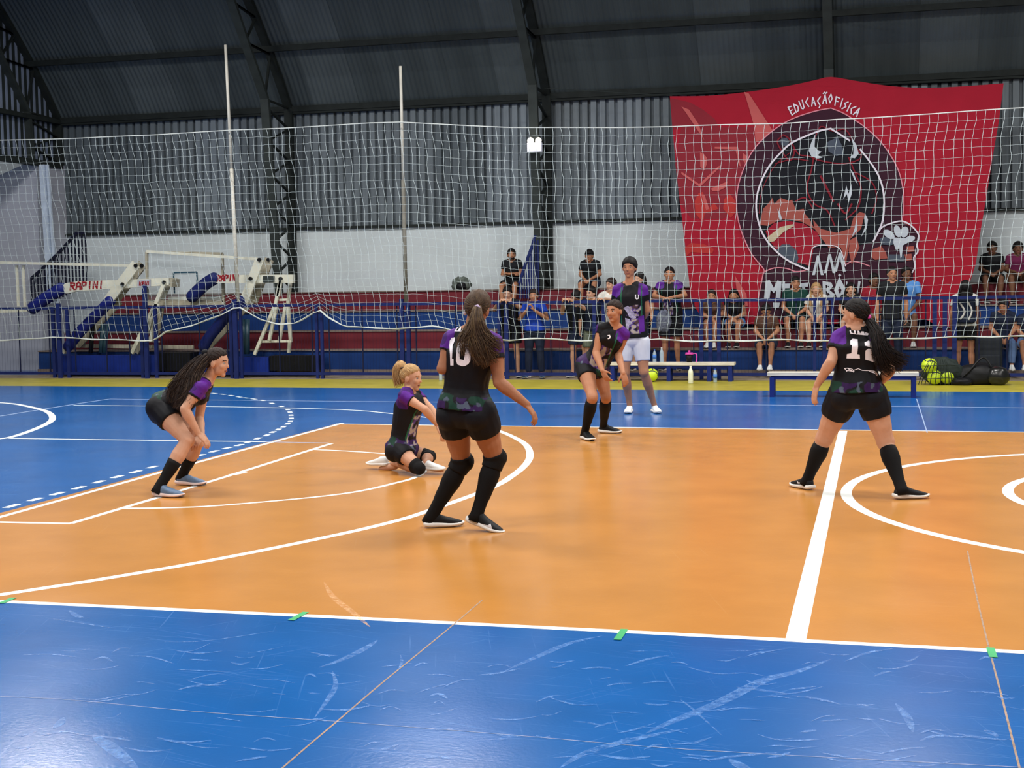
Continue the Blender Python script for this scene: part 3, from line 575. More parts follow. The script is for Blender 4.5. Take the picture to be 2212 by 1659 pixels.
bpoly('paw_print', [elp(1340, 1095, 42, 24, .6), elp(1395, 1075, 22, 40, -.3), elp(1440, 1080, 26, 36, .3), elp(1475, 1125, 34, 20, -.3), Z4([(1370, 1115), (1455, 1120), (1460, 1150), (1432, 1165), (1422, 1240), (1414, 1250), (1406, 1185), (1385, 1197), (1368, 1150)])], BM['ltgrey'], 8)
bpoly('emblem_outline', stroke(ring_out+[(532, 1345)], 7)+stroke(ring_r, 7), BM['pinkline'], 6)
bpoly('emblem_outline', stroke([(530, 1340), (600, 1312), (680, 1315), (740, 1335), (820, 1325)], 7)+stroke([(530, 1345), (510, 1440), (495, 1520)], 7)+stroke([(1050, 1300), (1100, 1270), (1160, 1280), (1215, 1300)], 7), BM['pinkline'], 6)
bpoly('emblem_outline', stroke(inL, 11)+stroke([(965, 413), (1085, 490)], 11)+stroke([(1155, 548), (1220, 632), (1270, 712), (1300, 800), (1309, 900), (1300, 1000), (1275, 1070), (1240, 1140)], 11)+stroke([(822, 1325), (840, 1210), (860, 1175), (930, 1165), (1020, 1185), (1060, 1300)], 6)+stroke([(1240, 1140), (1285, 1060), (1340, 1028), (1425, 1010), (1490, 1045), (1532, 1105), (1520, 1160), (1526, 1205), (1500, 1245), (1508, 1300), (1490, 1340)], 9), BM['white'], 10)
let = []
for cx, t0, b0 in ((882, 1232, 1358), (958, 1222, 1345), (1024, 1212, 1335)):
    let.append([]) 
    for s_ in (-1, 1): let[-1] += [Z4([(cx-6, t0), (cx+8, t0), (cx+s_*28+9, b0), (cx+s_*28-9, b0)])]
let += [[Z4([(545, 1395), (572, 1390), (598, 1440), (622, 1392), (648, 1400), (640, 1512), (615, 1512), (614, 1450), (598, 1475), (578, 1450), (570, 1512), (535, 1510)])], [Z4([(592, 1535), (638, 1535), (632, 1565), (596, 1568)])],
        [Z4([(655, 1398), (670, 1398), (672, 1512), (655, 1512)]), Z4([(650, 1414), (706, 1412), (700, 1442), (650, 1444)]), Z4([(670, 1490), (710, 1490), (705, 1512), (670, 1512)])],
        [Z4([(757, 1412), (822, 1405), (818, 1432), (800, 1434), (800, 1510), (778, 1510), (780, 1434), (760, 1436)])],
        [Z4([(912, 1395), (932, 1400), (935, 1510), (915, 1510)]), Z4([(930, 1400), (968, 1405), (980, 1430), (958, 1455), (990, 1480), (980, 1508), (935, 1512), (935, 1492), (962, 1485), (935, 1460), (935, 1445), (955, 1430), (932, 1420)])],
        [Z4([(1020, 1368), (1060, 1445), (1038, 1505), (1006, 1506), (986, 1455)]), Z4([(1012, 1358), (1022, 1348), (1034, 1358), (1022, 1368)])], [Z4([(1062, 1400), (1072, 1400), (1074, 1440), (1064, 1440)])], [Z4([(1142, 1395), (1158, 1400), (1150, 1440), (1140, 1480), (1136, 1440)])]]
bpoly('lettering', let, BM['ltgrey'], 11)
bpoly('letter_counter', [Z4([(1022, 1430), (1034, 1455), (1024, 1480), (1013, 1455)])], BM['dark'], 12)
let = []
for ch, x, y, an in (('E', 712, 296, -24), ('D', 743, 277, -20), ('U', 778, 258, -16), ('C', 812, 243, -12), ('a', 850, 238, -8), ('Ç', 888, 235, -4), ('Ã', 925, 222, 0), ('O', 962, 218, 6), ('F', 1006, 236, 12), ('I', 1034, 246, 16), ('S', 1056, 262, 22), ('I', 1082, 274, 26), ('C', 1104, 290, 28), ('a', 1134, 304, 30)):
    a = math.radians(an); t = V((math.cos(a), math.sin(a))); up = V((t.y, -t.x)); c = V((x, y)); let.append([])
    for s_ in FONT[ch]:
        pts = [c+t*((u-.42)*30)+up*((v-.5)*56) for u, v in s_]
        let[-1] += [[(q.x, q.y) for q in qd] for qd in stroke_quads(Z4([(p.x, p.y) for p in pts]), 7.5/2.989)]
bpoly('lettering', let, BM['white'], 4)
# ================================================================ NET, POLES, EMERGENCY LIGHT
M_net = mat('white_net_cord', (180, 192, 194), 0.7, 0.15, 30); M_rope = mat('white_rope', (205, 212, 210), 0.7, 0.1, 30)
NY = 12.28
topl = [P(x, y, NY) for x, y in ((-160, 307), (0, 303), (160, 299), (330, 292), (500, 281), (600, 277), (700, 272), (800, 266), (867, 264), (940, 268), (1020, 272), (1100, 275), (1200, 275), (1330, 276), (1450, 274), (1550, 270), (1700, 266), (1800, 258), (1890, 254), (2000, 247), (2100, 240), (2212, 233), (2400, 222))]
botl = [P(x, y, NY) for x, y in ((-160, 733), (0, 735), (60, 733), (110, 728), (200, 733), (335, 736), (362, 716), (420, 702), (480, 680), (513, 660), (560, 690), (600, 700), (640, 698), (670, 680), (688, 668), (705, 683), (745, 706), (800, 707), (860, 711), (940, 703), (985, 716), (1040, 725), (1095, 737), (1150, 730), (1220, 735), (1330, 736), (1420, 733), (1500, 737), (1600, 736), (1700, 734), (1790, 737), (1900, 733), (2000, 730), (2100, 727), (2212, 726), (2400, 726))]
topl.append(V((4.9, NY, topl[-1].z+.02))); botl.append(V((4.9, NY, botl[-1].z)))
def zi(C, x):
    for a, b in zip(C, C[1:]):
        if a.x <= x <= b.x: return a.z+(b.z-a.z)*(x-a.x)/(b.x-a.x)
    return C[0].z if x < C[0].x else C[-1].z
x0n, x1n = topl[0].x+.1, topl[-1].x-.1; NC = int((x1n-x0n)/.142); NR = 26
def shift(x):
    xs = [(-21, .7), (-14.3, .55), (-10.9, .25), (-10.6, .35), (-8.5, .12), (-5, -.12), (-2, -.30), (2, -.3), (5.2, 0)]
    for a, b in zip(xs, xs[1:]):
        if a[0] <= x <= b[0]: return a[1]+(b[1]-a[1])*(x-a[0])/(b[0]-a[0])
    return 0
random.seed(11); nodes = []
for i in range(NC+1):
    x = x0n+(x1n-x0n)*i/NC; col = []; ph = random.uniform(-.01, .01)
    for j in range(NR+1):
        v = j/NR; xx = x+shift(x)*v+ph*(1 if j else 0)+.018*math.sin(j*1.1+i*.15)*(j > 0)+random.uniform(-.009, .009)*(j > 0)
        xx = min(max(xx, x0n), x1n); zt, zb = zi(topl, x), zi(botl, xx)
        full = zt-3.72; z = zt-(zt-zb)*v
        if zb > full+.05: 
            z1 = zt-.143*j; k = max(0, min(1, (zb+.35-z1)/.35)); z = max(z1, zb) if z1 > zb+.35 else zb+.35*(1-v)**.0*max(0, (1-(j-(zt-zb-.35)/.143)/(NR-(zt-zb-.35)/.143)))
        col.append(V((xx, NY+.012*math.sin(j*.7+i*.4)+(0.03*math.sin(x*1.3)), z+random.uniform(-.006, .006)*(0 < j < NR))))
    nodes.append(col)
net = thing('safety_net', (-9, NY, 4.3), 'white square mesh safety net hanging across the hall in front of the fence', 'net')
mb = MB()
def seg(a, b, r):
    m = (a+b)/2+V((random.uniform(-.006, .006), 0, random.uniform(-.006, .006))); mb.tube([a, m, b], r, 3)
for i in range(NC+1):
    for j in range(NR):
        seg(nodes[i][j], nodes[i][j+1], .0037)
        if i < NC and j: seg(nodes[i][j], nodes[i+1][j], .0021)
mb.build('mesh', M_net, net, kind='stuff')
mb = MB(); mb.tube([nodes[i][0] for i in range(NC+1)], .009, 6); mb.build('top_rope', M_rope, net)
mb = MB(); mb.tube([nodes[i][NR] for i in range(NC+1)], .010, 6); mb.tube([nodes[i][NR]+V((0, -.02, .012*math.sin(i*.9))) for i in range(NC+1)], .008, 5); mb.build('bottom_rope', M_rope, net)
M_pole = mat('weathered_white_pole', (196, 194, 184), 0.6, 0.25, 4, stretch=(1, 1, .5)); M_pole2 = mat('dull_galvanised_pole', (120, 118, 110), 0.6, 0.25, 4)
for (a, b, r, lb) in ((P(487, 97, 12.38), P(514, 652, 12.38), .035, 'tall thin white pole rising from the fence beside the second backstop'), (P(865, 143, 12.42), P(877, 652, 12.42), .035, 'tall thin white pole at the middle high point of the net rope')):
    t = thing('net_pole', b, lb, 'pole', 'poles carrying the net rope')
    m_ = b+(a-b)*.52; mb = MB(); mb.tube([m_, a], r*.75, 10); mb.build('upper_tube', M_pole, t, smooth=True); mb = MB(); mb.tube([b, m_], r, 10); mb.build('lower_tube', M_pole2 if r and b.x > -12 else M_pole, t, smooth=True)
t = thing('emergency_light', P(1155, 318, 14.3), 'white emergency light box with two lit lamps on a steel truss column', 'emergency light')
a = P(1155, 318, 14.3); mb = MB(); mb.box(a, (.27, .09, .16)); mb.build('housing', mat('glowing_white_plastic', (215, 218, 235), 0.4, emit=.25), t)  # faint glow put into the housing material itself
for dx in (-9, 8):
    c = P(1155+dx, 304, 14.22); mb = MB(); mb.ell(c, (.06, .06, .06), nu=12, nv=8); mb.build('lamp_head', mat('lit_lamp', (255, 244, 225), 0.4, emit=9), t, smooth=True)
# ================================================================ BENCHES, BOTTLES, BALLS, BAGS
M_bw = mat('worn_white_bench_board', (206, 200, 186), 0.6, 0.22, 9, stretch=(.4, 3, 3)); M_bl = mat('navy_bench_paint', (24, 40, 108), 0.5, 0.15, 6)
def bench(a, b, z, w, label, xs):
    t = thing('bench', ((a.x+b.x)/2, a.y+w/2, 0), label, 'bench', 'low benches at the edge of the court')
    L = b.x-a.x; mb = MB(); mb.box(((a.x+b.x)/2, a.y+w/2, z-.02), (L+.06, w, .045)); mb.build('seat_board', M_bw, t)
    mb = MB(); mb.box(((a.x+b.x)/2, a.y+w/2, z-.07), (L-.05, w*.8, .05)); mb.build('under_frame', M_bl, t)
    for x in xs:
        for y in (a.y+.03, a.y+w-.03):
            mb = MB(); mb.box((x, y, (z-.06)/2), (.065, .05, z-.06)); mb.build('leg', M_bl, t)
b0, b1 = G(1318, 823), G(1583, 824)
bench(V((b0.x, 11.95, 0)), V((b1.x, 11.95, 0)), .31, .28, 'low bench with worn white board and navy legs holding bottles beside the coach', (b0.x+.05, P(1445, 820, 12).x, P(1532, 820, 12).x, b1.x-.04))
b2, b3 = G(1662, 858), G(1980, 861)
bench(V((b2.x, 8.87, 0)), V((b3.x, 8.87, 0)), .345, .30, 'low bench with worn white board standing alone behind the player numbered twelve', (b2.x+.035, b3.x-.035))
M_clear = mat('clear_plastic', (190, 210, 225), 0.15, 0.05, 9, alpha=.5); M_bluel = mat('blue_bottle_label', (70, 120, 200), 0.5); M_cap = mat('blue_cap', (50, 90, 190), 0.4)
def bottle(p, h, r, m, label, cap=M_cap, band=None, grp='plastic drink bottles'):
    t = thing('bottle', p, label, 'bottle', grp); p = V(p)
    pf = [(0, .9), (.02, 1), (.3, .96), (.55, 1), (.68, .95), (.80, .6), (.88, .38), (.93, .36)]
    mb = MB(); mb.tube([p+V((0, 0, h*z)) for z, _ in pf], [r*k for _, k in pf], 12, side=(1, 0, 0)); mb.build('body', m, t, smooth=True)
    mb = MB(); mb.tube([p+V((0, 0, h*.92)), p+V((0, 0, h))], r*.42, 10, side=(1, 0, 0)); mb.build('cap', cap, t)
    if band:
        mb = MB(); mb.tube([p+V((0, 0, h*.30)), p+V((0, 0, h*.58))], r*1.03, 12, side=(1, 0, 0)); mb.build('label_band', band, t, smooth=True)
M_wb = mat('white_squeeze_bottle', (225, 228, 205), 0.35, 0.05, 9); g = G(1492, 829); bottle((g.x, g.y, 0.003), .29, .042, M_wb, 'white squeeze bottle standing on the yellow strip in front of the bench', mat('white_cap', (230, 230, 225), .4), None)
g = G(1545, 826); bottle((g.x, g.y, 0.003), .22, .032, M_clear, 'clear bottle with blue label standing on the floor right of the white bottle', M_cap, M_bluel)
g = G(952, 822); bottle((g.x, g.y, 0.003), .2, .032, M_clear, 'clear bottle on the yellow strip half hidden behind player ten', M_cap)
g = P(1414, 781, 12.07); bottle((g.x, 12.07, .31), .22, .032, M_clear, 'clear bottle with blue label standing on the bench right of the coach', M_cap, M_bluel)
g = P(1429, 781, 12.1); bottle((g.x, 12.12, .31), .25, .035, M_clear, 'clear bottle with pale cap on the bench, second from the coach', mat('pale_cap', (200, 205, 210), .4))
t = thing('tumbler', (P(1489, 781, 12.07).x, 12.07, .31), 'black tumbler with pink lid and strap on the low bench', 'cup')
c = t.location; mb = MB(); mb.tube([c, c+V((0, 0, .13))], [.045, .06], 14, side=(1, 0, 0)); mb.build('cup_body', M_black, t, smooth=True)
M_pk = mat('pink_plastic', (214, 70, 170), .4); mb = MB(); mb.tube([c+V((0, 0, .13)), c+V((0, 0, .165))], [.07, .062], 14, side=(1, 0, 0)); mb.tube([c+V((0, 0, .16)), c+V((0, 0, .2))], .02, 8, side=(1, 0, 0)); mb.build('lid', M_pk, t, smooth=True)
mb = MB(); mb.tube(crom([c+V((.06, 0, .15)), c+V((.12, -.01, .14)), c+V((.125, -.02, .05)), c+V((.115, -.02, 0))], 3), .009, 6); mb.build('strap', M_pk, t)
M_yel = mat('lime_yellow_ball', (196, 222, 40), .4, .04, 5); M_nav = mat('dark_ball_panel', (30, 40, 70), .4)
def ball(c, r, label, grp=None):
    t = thing('volleyball', V(c)-V((0, 0, r)), label, 'ball', grp); c = V(c)
    mb = MB(); mb.ell(c, (r, r, r), nu=24, nv=14); mb.build('shell', M_yel, t, smooth=True)
    for k, ax in enumerate((V((1, .2, .3)), V((-.2, 1, .5)), V((.3, -.4, 1)))):
        ax.normalize(); s_ = ax.orthogonal().normalized(); u_ = ax.cross(s_); mb = MB()
        for off in (-.35, .35):
            rr = math.sqrt(1-off*off)*r; cc = c+ax*off*r
            pts = [cc+s_*(rr*math.cos(a))+u_*(rr*math.sin(a)) for a in np.linspace(-1.2, 1.4, 14)]; mb.tube(pts, [(.012, .003)]*14, 6, side=ax)
        mb.build('dark_stripe', M_nav, t)
g = G(1408, 825); ball((g.x, g.y, .115), .11, 'lime and dark volleyball on the floor under the bench beside the coach')
bg = G(2022, 832); M_netb = mat('black_mesh_bag', (38, 46, 44), .7, .2, 20)
ball((bg.x-.10, bg.y, .30), .12, 'lime volleyball at the top left of the mesh ball bag', 'volleyballs inside the mesh bag')
ball((bg.x-.02, bg.y, .125), .115, 'lime volleyball at the bottom left of the mesh ball bag', 'volleyballs inside the mesh bag')
ball((bg.x+.16, bg.y+.06, .13), .115, 'lime volleyball at the bottom right of the mesh ball bag', 'volleyballs inside the mesh bag')
t = thing('ball_bag', (bg.x, bg.y, 0), 'dark mesh bag full of lime volleyballs on the yellow strip at right', 'bag')
def blob(name, c, r, m, parent, amp=.08, sc=6, seed=0, z0=0.0):
    mb = MB(); c = V(c)
    def f(d): return 1+amp*noise.noise(d*sc*.4+V((seed, 0, 0)))*2
    mb.ell(c, r, nu=28, nv=18, fn=f); mb.v = [(x, y, max(z, z0)) for x, y, z in mb.v]; return mb.build(name, m, parent, smooth=True)
blob('bag_body', (bg.x+.10, bg.y+.13, .19), (.30, .16, .23), M_netb, t, .1, 6, 3)
mb = MB()
for k in range(9):
    a = -1.2+k*.3; mb.tube(crom([V((bg.x+.26*math.sin(a)-.02, bg.y-.13, .02)), V((bg.x+.22*math.sin(a)-.0, bg.y-.155, .2)), V((bg.x+.12*math.sin(a)+.02, bg.y-.08, .4))], 4), .006, 4)
for z in (.1, .2, .3): mb.tube(crom([V((bg.x-.26, bg.y-.05, z)), V((bg.x-.05, bg.y-.165, z+.01)), V((bg.x+.15, bg.y-.13, z+.02)), V((bg.x+.33, bg.y, z))], 4), .006, 4)
mb.build('net_cord', M_netb, t); blob('loose_strap', (bg.x+.38, bg.y, .05), (.16, .09, .07), M_black, t, .1, 5, 9)
b2g = G(2122, 831); t = thing('sports_bag', (b2g.x, b2g.y, 0), 'black sports bag lying on the yellow strip at the far right', 'bag')
blob('bag_body', (b2g.x-.02, b2g.y+.05, .13), (.42, .2, .20), M_black, t, .07, 5, 1); blob('bag_end', (b2g.x+.22, b2g.y-.1, .14), (.17, .12, .15), mat('black_shiny_vinyl', (20, 21, 22), .25), t, .04, 5, 2)
mb = MB(); mb.tube(crom([V((b2g.x-.40, b2g.y-.12, .03)), V((b2g.x-.2, b2g.y-.12, .22)), V((b2g.x, b2g.y-.05, .42)), V((b2g.x+.12, b2g.y-.1, .28))], 4), .015, 6); mb.build('strap', M_black, t)
bp = P(2135, 790, 12.75); t = thing('rucksack', (bp.x, 12.78, .0), 'large dark grey rucksack standing behind the fence above the black sports bag', 'bag')
mb = MB(); mb.box((bp.x, 12.72, .36), (.42, .22, .68)); o = mb.build('bag_body', mat('charcoal_fabric', (40, 44, 50), .8, .15, 8), t); md = o.modifiers.new('b', 'BEVEL'); md.width = .07; md.segments = 4
mb = MB(); mb.box((bp.x, 12.60, .25), (.34, .06, .3)); o = mb.build('front_pocket', mat('charcoal_fabric', (40, 44, 50)), t); md = o.modifiers.new('b', 'BEVEL'); md.width = .025; md.segments = 3
bp = P(996, 612, 15.3); t = thing('backpack', (bp.x, 15.3, 1.56), 'grey and green backpack dumped on the top step against the white wall', 'bag')
blob('bag_body', (bp.x, 15.3, 1.66), (.2, .14, .16), mat('grey_camouflage_fabric', (96, 104, 98), .8, .5, 14), t, .12, 6, 4, 1.562); blob('front_pocket', (bp.x+.04, 15.17, 1.63), (.1, .06, .08), M_black, t, .1, 6, 5, 1.562)
for (xa, ya, xb, yb, lb) in ((2, 1304, 30, 1292, 'green tape mark on the near sideline at the far left edge'), (628, 1341, 661, 1323, 'green tape mark across the near sideline left of the diagonal floor seam'), (1333, 1383, 1349, 1360, 'green tape mark across the near sideline left of the wide white line'), (2139, 1400, 2146, 1421, 'green tape mark on the near sideline at the right floor seam')):
    g, h = G(xa, ya), G(xb, yb); vs, fs = strip([g, h], .035); mb = MB(); mb.add([(v[0], v[1], .0032) for v in vs], fs)
    tag(mb.build('floor_tape', mat('green_tape', (60, 160, 100), .5), loc=(g.x, g.y, 0)), lb, 'tape', 'green tape marks on the near sideline')
# ================================================================ PEOPLE
def remesh(mb, voxel, it, name, m, parent, colfn=None, disp=0.0, dsc=9.0, seed=0.0):
    me = mb.mesh('tmp'); o = bpy.data.objects.new('tmp', me); COL.objects.link(o)
    md = o.modifiers.new('r', 'REMESH'); md.mode = 'VOXEL'; md.voxel_size = voxel; md.use_smooth_shade = True
    sm = o.modifiers.new('s', 'SMOOTH'); sm.factor = 0.5; sm.iterations = it
    dg = bpy.context.evaluated_depsgraph_get(); dg.update()
    res = bpy.data.meshes.new_from_object(o.evaluated_get(dg)); bpy.data.objects.remove(o); bpy.data.meshes.remove(me)
    res.name = name
    if disp:
        n = len(res.vertices); co = np.empty(n*3); no = np.empty(n*3); res.vertices.foreach_get('co', co); res.vertex_normals.foreach_get('vector', no); kk = np.empty(n); co = co.reshape(-1, 3)
        for i, p in enumerate(co.tolist()):
            kk[i] = noise.noise(V((p[0]*dsc+seed, p[1]*dsc, p[2]*dsc*.55)))+.5*noise.noise(V((p[0]*dsc*2.3, p[1]*dsc*2.3+seed, p[2]*dsc*1.1)))
        res.vertices.foreach_set('co', (co+no.reshape(-1, 3)*(disp*kk)[:, None]).ravel()); res.update()
    if colfn:
        ca = res.color_attributes.new('Col', 'FLOAT_COLOR', 'POINT'); arr = np.ones(len(res.vertices)*4, dtype=np.float32)
        for i, v in enumerate(res.vertices):
            c = colfn(v.co); arr[4*i:4*i+3] = c[:3]
        ca.data.foreach_set('color', arr)
    res.transform(Matrix.Translation(-wloc(parent))); res.materials.clear(); res.materials.append(m)
    res.polygons.foreach_set('use_smooth', [True]*len(res.polygons))
    o = bpy.data.objects.new(name, res); return link(o, parent)
def loft(mb, st, n=24, ex=2.3, dome=True):
    """st: (center, right, fwd, half width, half depth); catmull interpolated"""
    K = []
    for i in range(len(st)-1):
        a, b, c, d = st[max(i-1, 0)], st[i], st[i+1], st[min(i+2, len(st)-1)]
        for j in range(3):
            t = j/3; f = lambda q: 0.5*((2*b[q])+(c[q]-a[q])*t+(2*a[q]-5*b[q]+4*c[q]-d[q])*t*t+(3*b[q]-a[q]-3*c[q]+d[q])*t**3)
            K.append(tuple(f(q) for q in range(5)))
    K.append(st[-1]); base = len(mb.v)
    for c, r, f, w, d in K:
        r = r.normalized(); f = f.normalized()
        for k in range(n):
            a = 2*PI*k/n; ca, sa = math.cos(a), math.sin(a)
            mb.v.append(tuple(c+r*(w*math.copysign(abs(ca)**(2/ex), ca))+f*(d*math.copysign(abs(sa)**(2/ex), sa))))
    N = len(K)
    for i in range(N-1):
        for k in range(n):
            k2 = (k+1) % n; mb.f.append((base+i*n+k, base+i*n+k2, base+(i+1)*n+k2, base+(i+1)*n+k))
    mb.f.append(tuple(base+k for k in reversed(range(n)))); mb.f.append(tuple(base+(N-1)*n+k for k in range(n)))
def limb(mb, A, B, prof, g=0.0, t0=0.0, t1=1.0, n=14, dome=True, bow=None):
    A, B = V(A), V(B); ts = [t0+(t1-t0)*i/9 for i in range(10)]; pts = []; rs = []
    for t in ts:
        for (a, ra), (b, rb) in zip(prof, prof[1:]):
            if a <= t <= b: u = (t-a)/(b-a); u = u*u*(3-2*u); r = ra+(rb-ra)*u; break
        p = A.lerp(B, t)
        if bow is not None: p = p+bow*math.sin(PI*t)
        pts.append(p); rs.append(r+g)
    mb.tube(pts, rs, n, dome=dome)
THIGH = [(0, .085), (.25, .083), (.6, .066), (.88, .053), (1, .054)]
CALF = [(0, .052), (.12, .049), (.32, .056), (.6, .043), (.85, .033), (1, .034), (1.25, .036)]
UARM = [(0, .047), (.35, .045), (.8, .036), (1, .036)]
FARM = [(0, .037), (.22, .039), (.6, .030), (1, .0235)]
def hand(mb, W_, d, pn, sd, sc=1.0, curl=.5, thumb=True):
    d = d.normalized(); pn = (pn-d*pn.dot(d)).normalized(); sd = (sd-d*sd.dot(d)-pn*sd.dot(pn)).normalized()
    mb.ell(W_+d*.045*sc, (.037*sc, .055*sc, .0155*sc), (sd, d, pn), 14, 9)
    mb.ell(W_+d*.072*sc, (.038*sc, .022*sc, .0135*sc), (sd, d, pn), 12, 8)
    for i, (o, L) in enumerate(((.029, .072), (.010, .082), (-.010, .076), (-.028, .060))):
        c = curl*(1+.15*i); b = W_+d*.082*sc+sd*o*sc; sp = sd*(o*1.2)
        d1 = (d*math.cos(c*.6)+pn*math.sin(c*.6)+sp).normalized(); d2 = (d*math.cos(c*1.5)+pn*math.sin(c*1.5)+sp).normalized(); d3 = (d*math.cos(c*2.2)+pn*math.sin(c*2.2)+sp).normalized()
        p1 = b+d1*L*.45*sc; p2 = p1+d2*L*.32*sc; p3 = p2+d3*L*.23*sc
        mb.tube([b-d*.02*sc, b, p1, p2, p3], [.009*sc, .009*sc, .0085*sc, .0078*sc, .0068*sc], 8, dome=True)
    b = W_+d*.018*sc+sd*.026*sc; p1 = b+(d*.65+sd*.65+pn*.25).normalized()*.042*sc; p2 = p1+(d*.9+sd*.25+pn*.35).normalized()*.034*sc
    mb.tube([b, p1, p2], [.013*sc, .0105*sc, .008*sc], 8, dome=True)
def torso_st(J, bulk=1.0, g=0.0, lo=-1.0, hi=2.0, fem=True):
    hm = (J['hipL']+J['hipR'])/2; nk = J['neck']; sm = (J['shL']+J['shR'])/2; hr = (J['hipR']-J['hipL']).normalized(); sr = (J['shR']-J['shL']).normalized()
    sp = nk-hm; L = sp.length; s0 = sp.normalized(); ws = (J['shR']-J['shL']).length/2
    wt = J.get('waist', hm+sp*.36); bk = J.get('bend', V((0, 0, 0)))
    hw, wa, ch = (.158, .122, .148) if fem else (.150, .138, .165)
    T = [(-.19, hm-s0*.095, .08, .066), (-.08, hm-s0*.045, hw*.93, .104), (.05, hm+s0*.03, hw, .115), (.2, hm.lerp(wt, .55), (hw+wa)/2, .102), (.36, wt, wa, .092),
         (.58, wt.lerp(sm, .45)+bk, (wa+ch)/2, .102), (.76, wt.lerp(sm, .76)+bk, ch, .108), (.90, sm+(nk-sm)*.05-s0*.015, ws*.98, .078), (.965, nk-s0*.02, ws*.50, .062), (1.02, nk+s0*.005, .058, .056)]
    out = []
    for t, c, w, d in T:
        if t < lo or t > hi: continue
        k = min(max(t, 0), 1); r = hr.lerp(sr, k).normalized(); up = s0 if t < .9 else (nk-sm).normalized() if (nk-sm).length > .02 else s0
        f = s0.cross(r).normalized(); r2 = f.cross(s0).normalized()
        b = bulk if t < .88 else 1
        out.append((c, r2, f, w*b+g, d*b+g))
    return out, hr, sr, s0
def shoe(parent, heel, toe, upm, solem, up=V((0, 0, 1)), L=.265, sc=1.0, collar=None, name='shoe'):
    f = (toe-heel); f = f.normalized(); r = f.cross(up).normalized(); u = r.cross(f); L *= sc
    O = heel
    mb = MB(); st = []
    for t, w, h in ((0.02, .020, .055), (.08, .031, .085), (.2, .035, .098), (.33, .036, .095), (.45, .039, .078), (.62, .045, .062), (.8, .044, .048), (.93, .032, .038), (1.0, .014, .028)):
        c = O+f*(t*L)+u*((.012+h)/2*sc); st.append((c, r, u, w*sc, (h-.012)/2*sc+.004))
    loft(mb, st, 16, 2.6)
    o = mb.build(name, upm, parent, smooth=True)
    mb = MB(); st = []
    for t, w, z in ((-.035, .012, .022), (0, .033, .012), (.12, .039, .004), (.35, .036, .003), (.62, .048, .003), (.82, .046, .006), (.96, .032, .015), (1.03, .012, .026)):
        top = .042 if t < .5 else .034
        c = O+f*(t*L)+u*((z+top)/2*sc); st.append((c, r, u, w*sc+.003, (top-z)/2*sc))
    loft(mb, st, 16, 3.2)
    mb.build('sole', solem, o, smooth=True)
    return o
def hairstrands(name, m, parent, guides, n, r=.0028, spread0=.02, spread1=.06, curl=.008, m2=None, seed=1, seg=9, flat=1.0):
    random.seed(seed); A = MB(); Bm = MB()
    for i in range(n):
        g = random.choice(guides); gg = crom(g, 5); N = len(gg); a = random.uniform(0, 2*PI); q = math.sqrt(random.random()); ph = random.uniform(0, 6); fr = random.uniform(1.5, 3.2); en = random.uniform(.72, 1.05)
        pts = []; rr = []
        for k in range(seg+1):
            u = min(k/seg*en, .999)*(N-1); i0 = int(u); p = gg[i0].lerp(gg[min(i0+1, N-1)], u-i0); t = (gg[min(i0+1, N-1)]-gg[i0]).normalized()
            x = t.cross(V((0, 1, .1))).normalized(); y = t.cross(x); s_ = (spread0+(spread1-spread0)*(k/seg))*q
            p = p+x*(s_*math.cos(a))+y*(s_*math.sin(a)*flat)+x*(curl*math.sin(fr*6*k/seg+ph)*(k/seg))+y*(curl*math.cos(fr*5*k/seg+ph)*(k/seg))
            pts.append(p); rr.append(r*(1.15-.85*(k/seg)))
        (Bm if (m2 and random.random() < .3) else A).tube(pts, rr, 3)
    o = A.build(name, m, parent, smooth=True)
    if m2 and Bm.v: Bm.build('highlight_strands', m2, o, smooth=True)
    return o
def scalp(name, m, parent, hd, tie, n, m2=None, seed=1, hl=.1):
    c, f, u, r, k = hd; random.seed(seed); A = MB(); Bm = MB(); ce = c+u*.024*k-f*.010*k; R_ = (.0825*k, .1005*k, .0975*k)
    tl = V(((tie-ce).dot(r)/R_[0], (tie-ce).dot(f)/R_[1], (tie-ce).dot(u)/R_[2])).normalized(); i = 0
    while i < n:
        d = V((random.gauss(0, 1), random.gauss(0, 1), random.gauss(0, 1))).normalized()
        e = d.y-(hl+.12+1.30*d.z) if d.z > 0 else d.y-(hl+.12+.9*d.z)
        if e > .02 or d.z < -.75: continue
        i += 1; pts = []; w = random.uniform(.99, 1.035)
        for j in range(7):
            q = (d*(1-j/6)+tl*(j/6)); q = q.normalized()*w if q.length > .05 else q; pts.append(ce+r*q.x*R_[0]+f*q.y*R_[1]+u*q.z*R_[2])
        (Bm if m2 and random.random() < .3 else A).tube(pts, .0022*k, 3)
    o = A.build(name, m, parent, smooth=True)
    if m2 and Bm.v: Bm.build('highlight_strands', m2, o, smooth=True)
def head_parts(mb, c, f, u, r, k, fem):
    mb.ell(c+u*.026*k-f*.006*k, (.073*k, .092*k, .086*k), (r, f, u), 22, 14)
    mb.ell(c-u*.04*k+f*.022*k, ((.054 if fem else .059)*k, .062*k, .064*k), (r, f, u), 18, 12)
    mb.ell(c-u*.088*k+f*.058*k, (.024*k, .022*k, .020*k), (r, f, u), 12, 8)
    mb.ell(c-u*.018*k+f*.055*k, (.058*k, .034*k, .04*k), (r, f, u), 14, 9)
    mb.ell(c+u*.026*k+f*.074*k, (.045*k, .014*k, .013*k), (r, f, u), 12, 8)
    mb.tube([c+u*.015*k+f*.084*k, c-u*.008*k+f*.090*k, c-u*.020*k+f*.096*k], [.008*k, .009*k, .0115*k], 8, dome=True)
    for s_ in (-1, 1): mb.ell(c+r*(.077*k*s_)-f*.004*k-u*.006*k, (.010*k, .020*k, .031*k), (r, f, u), 10, 8)
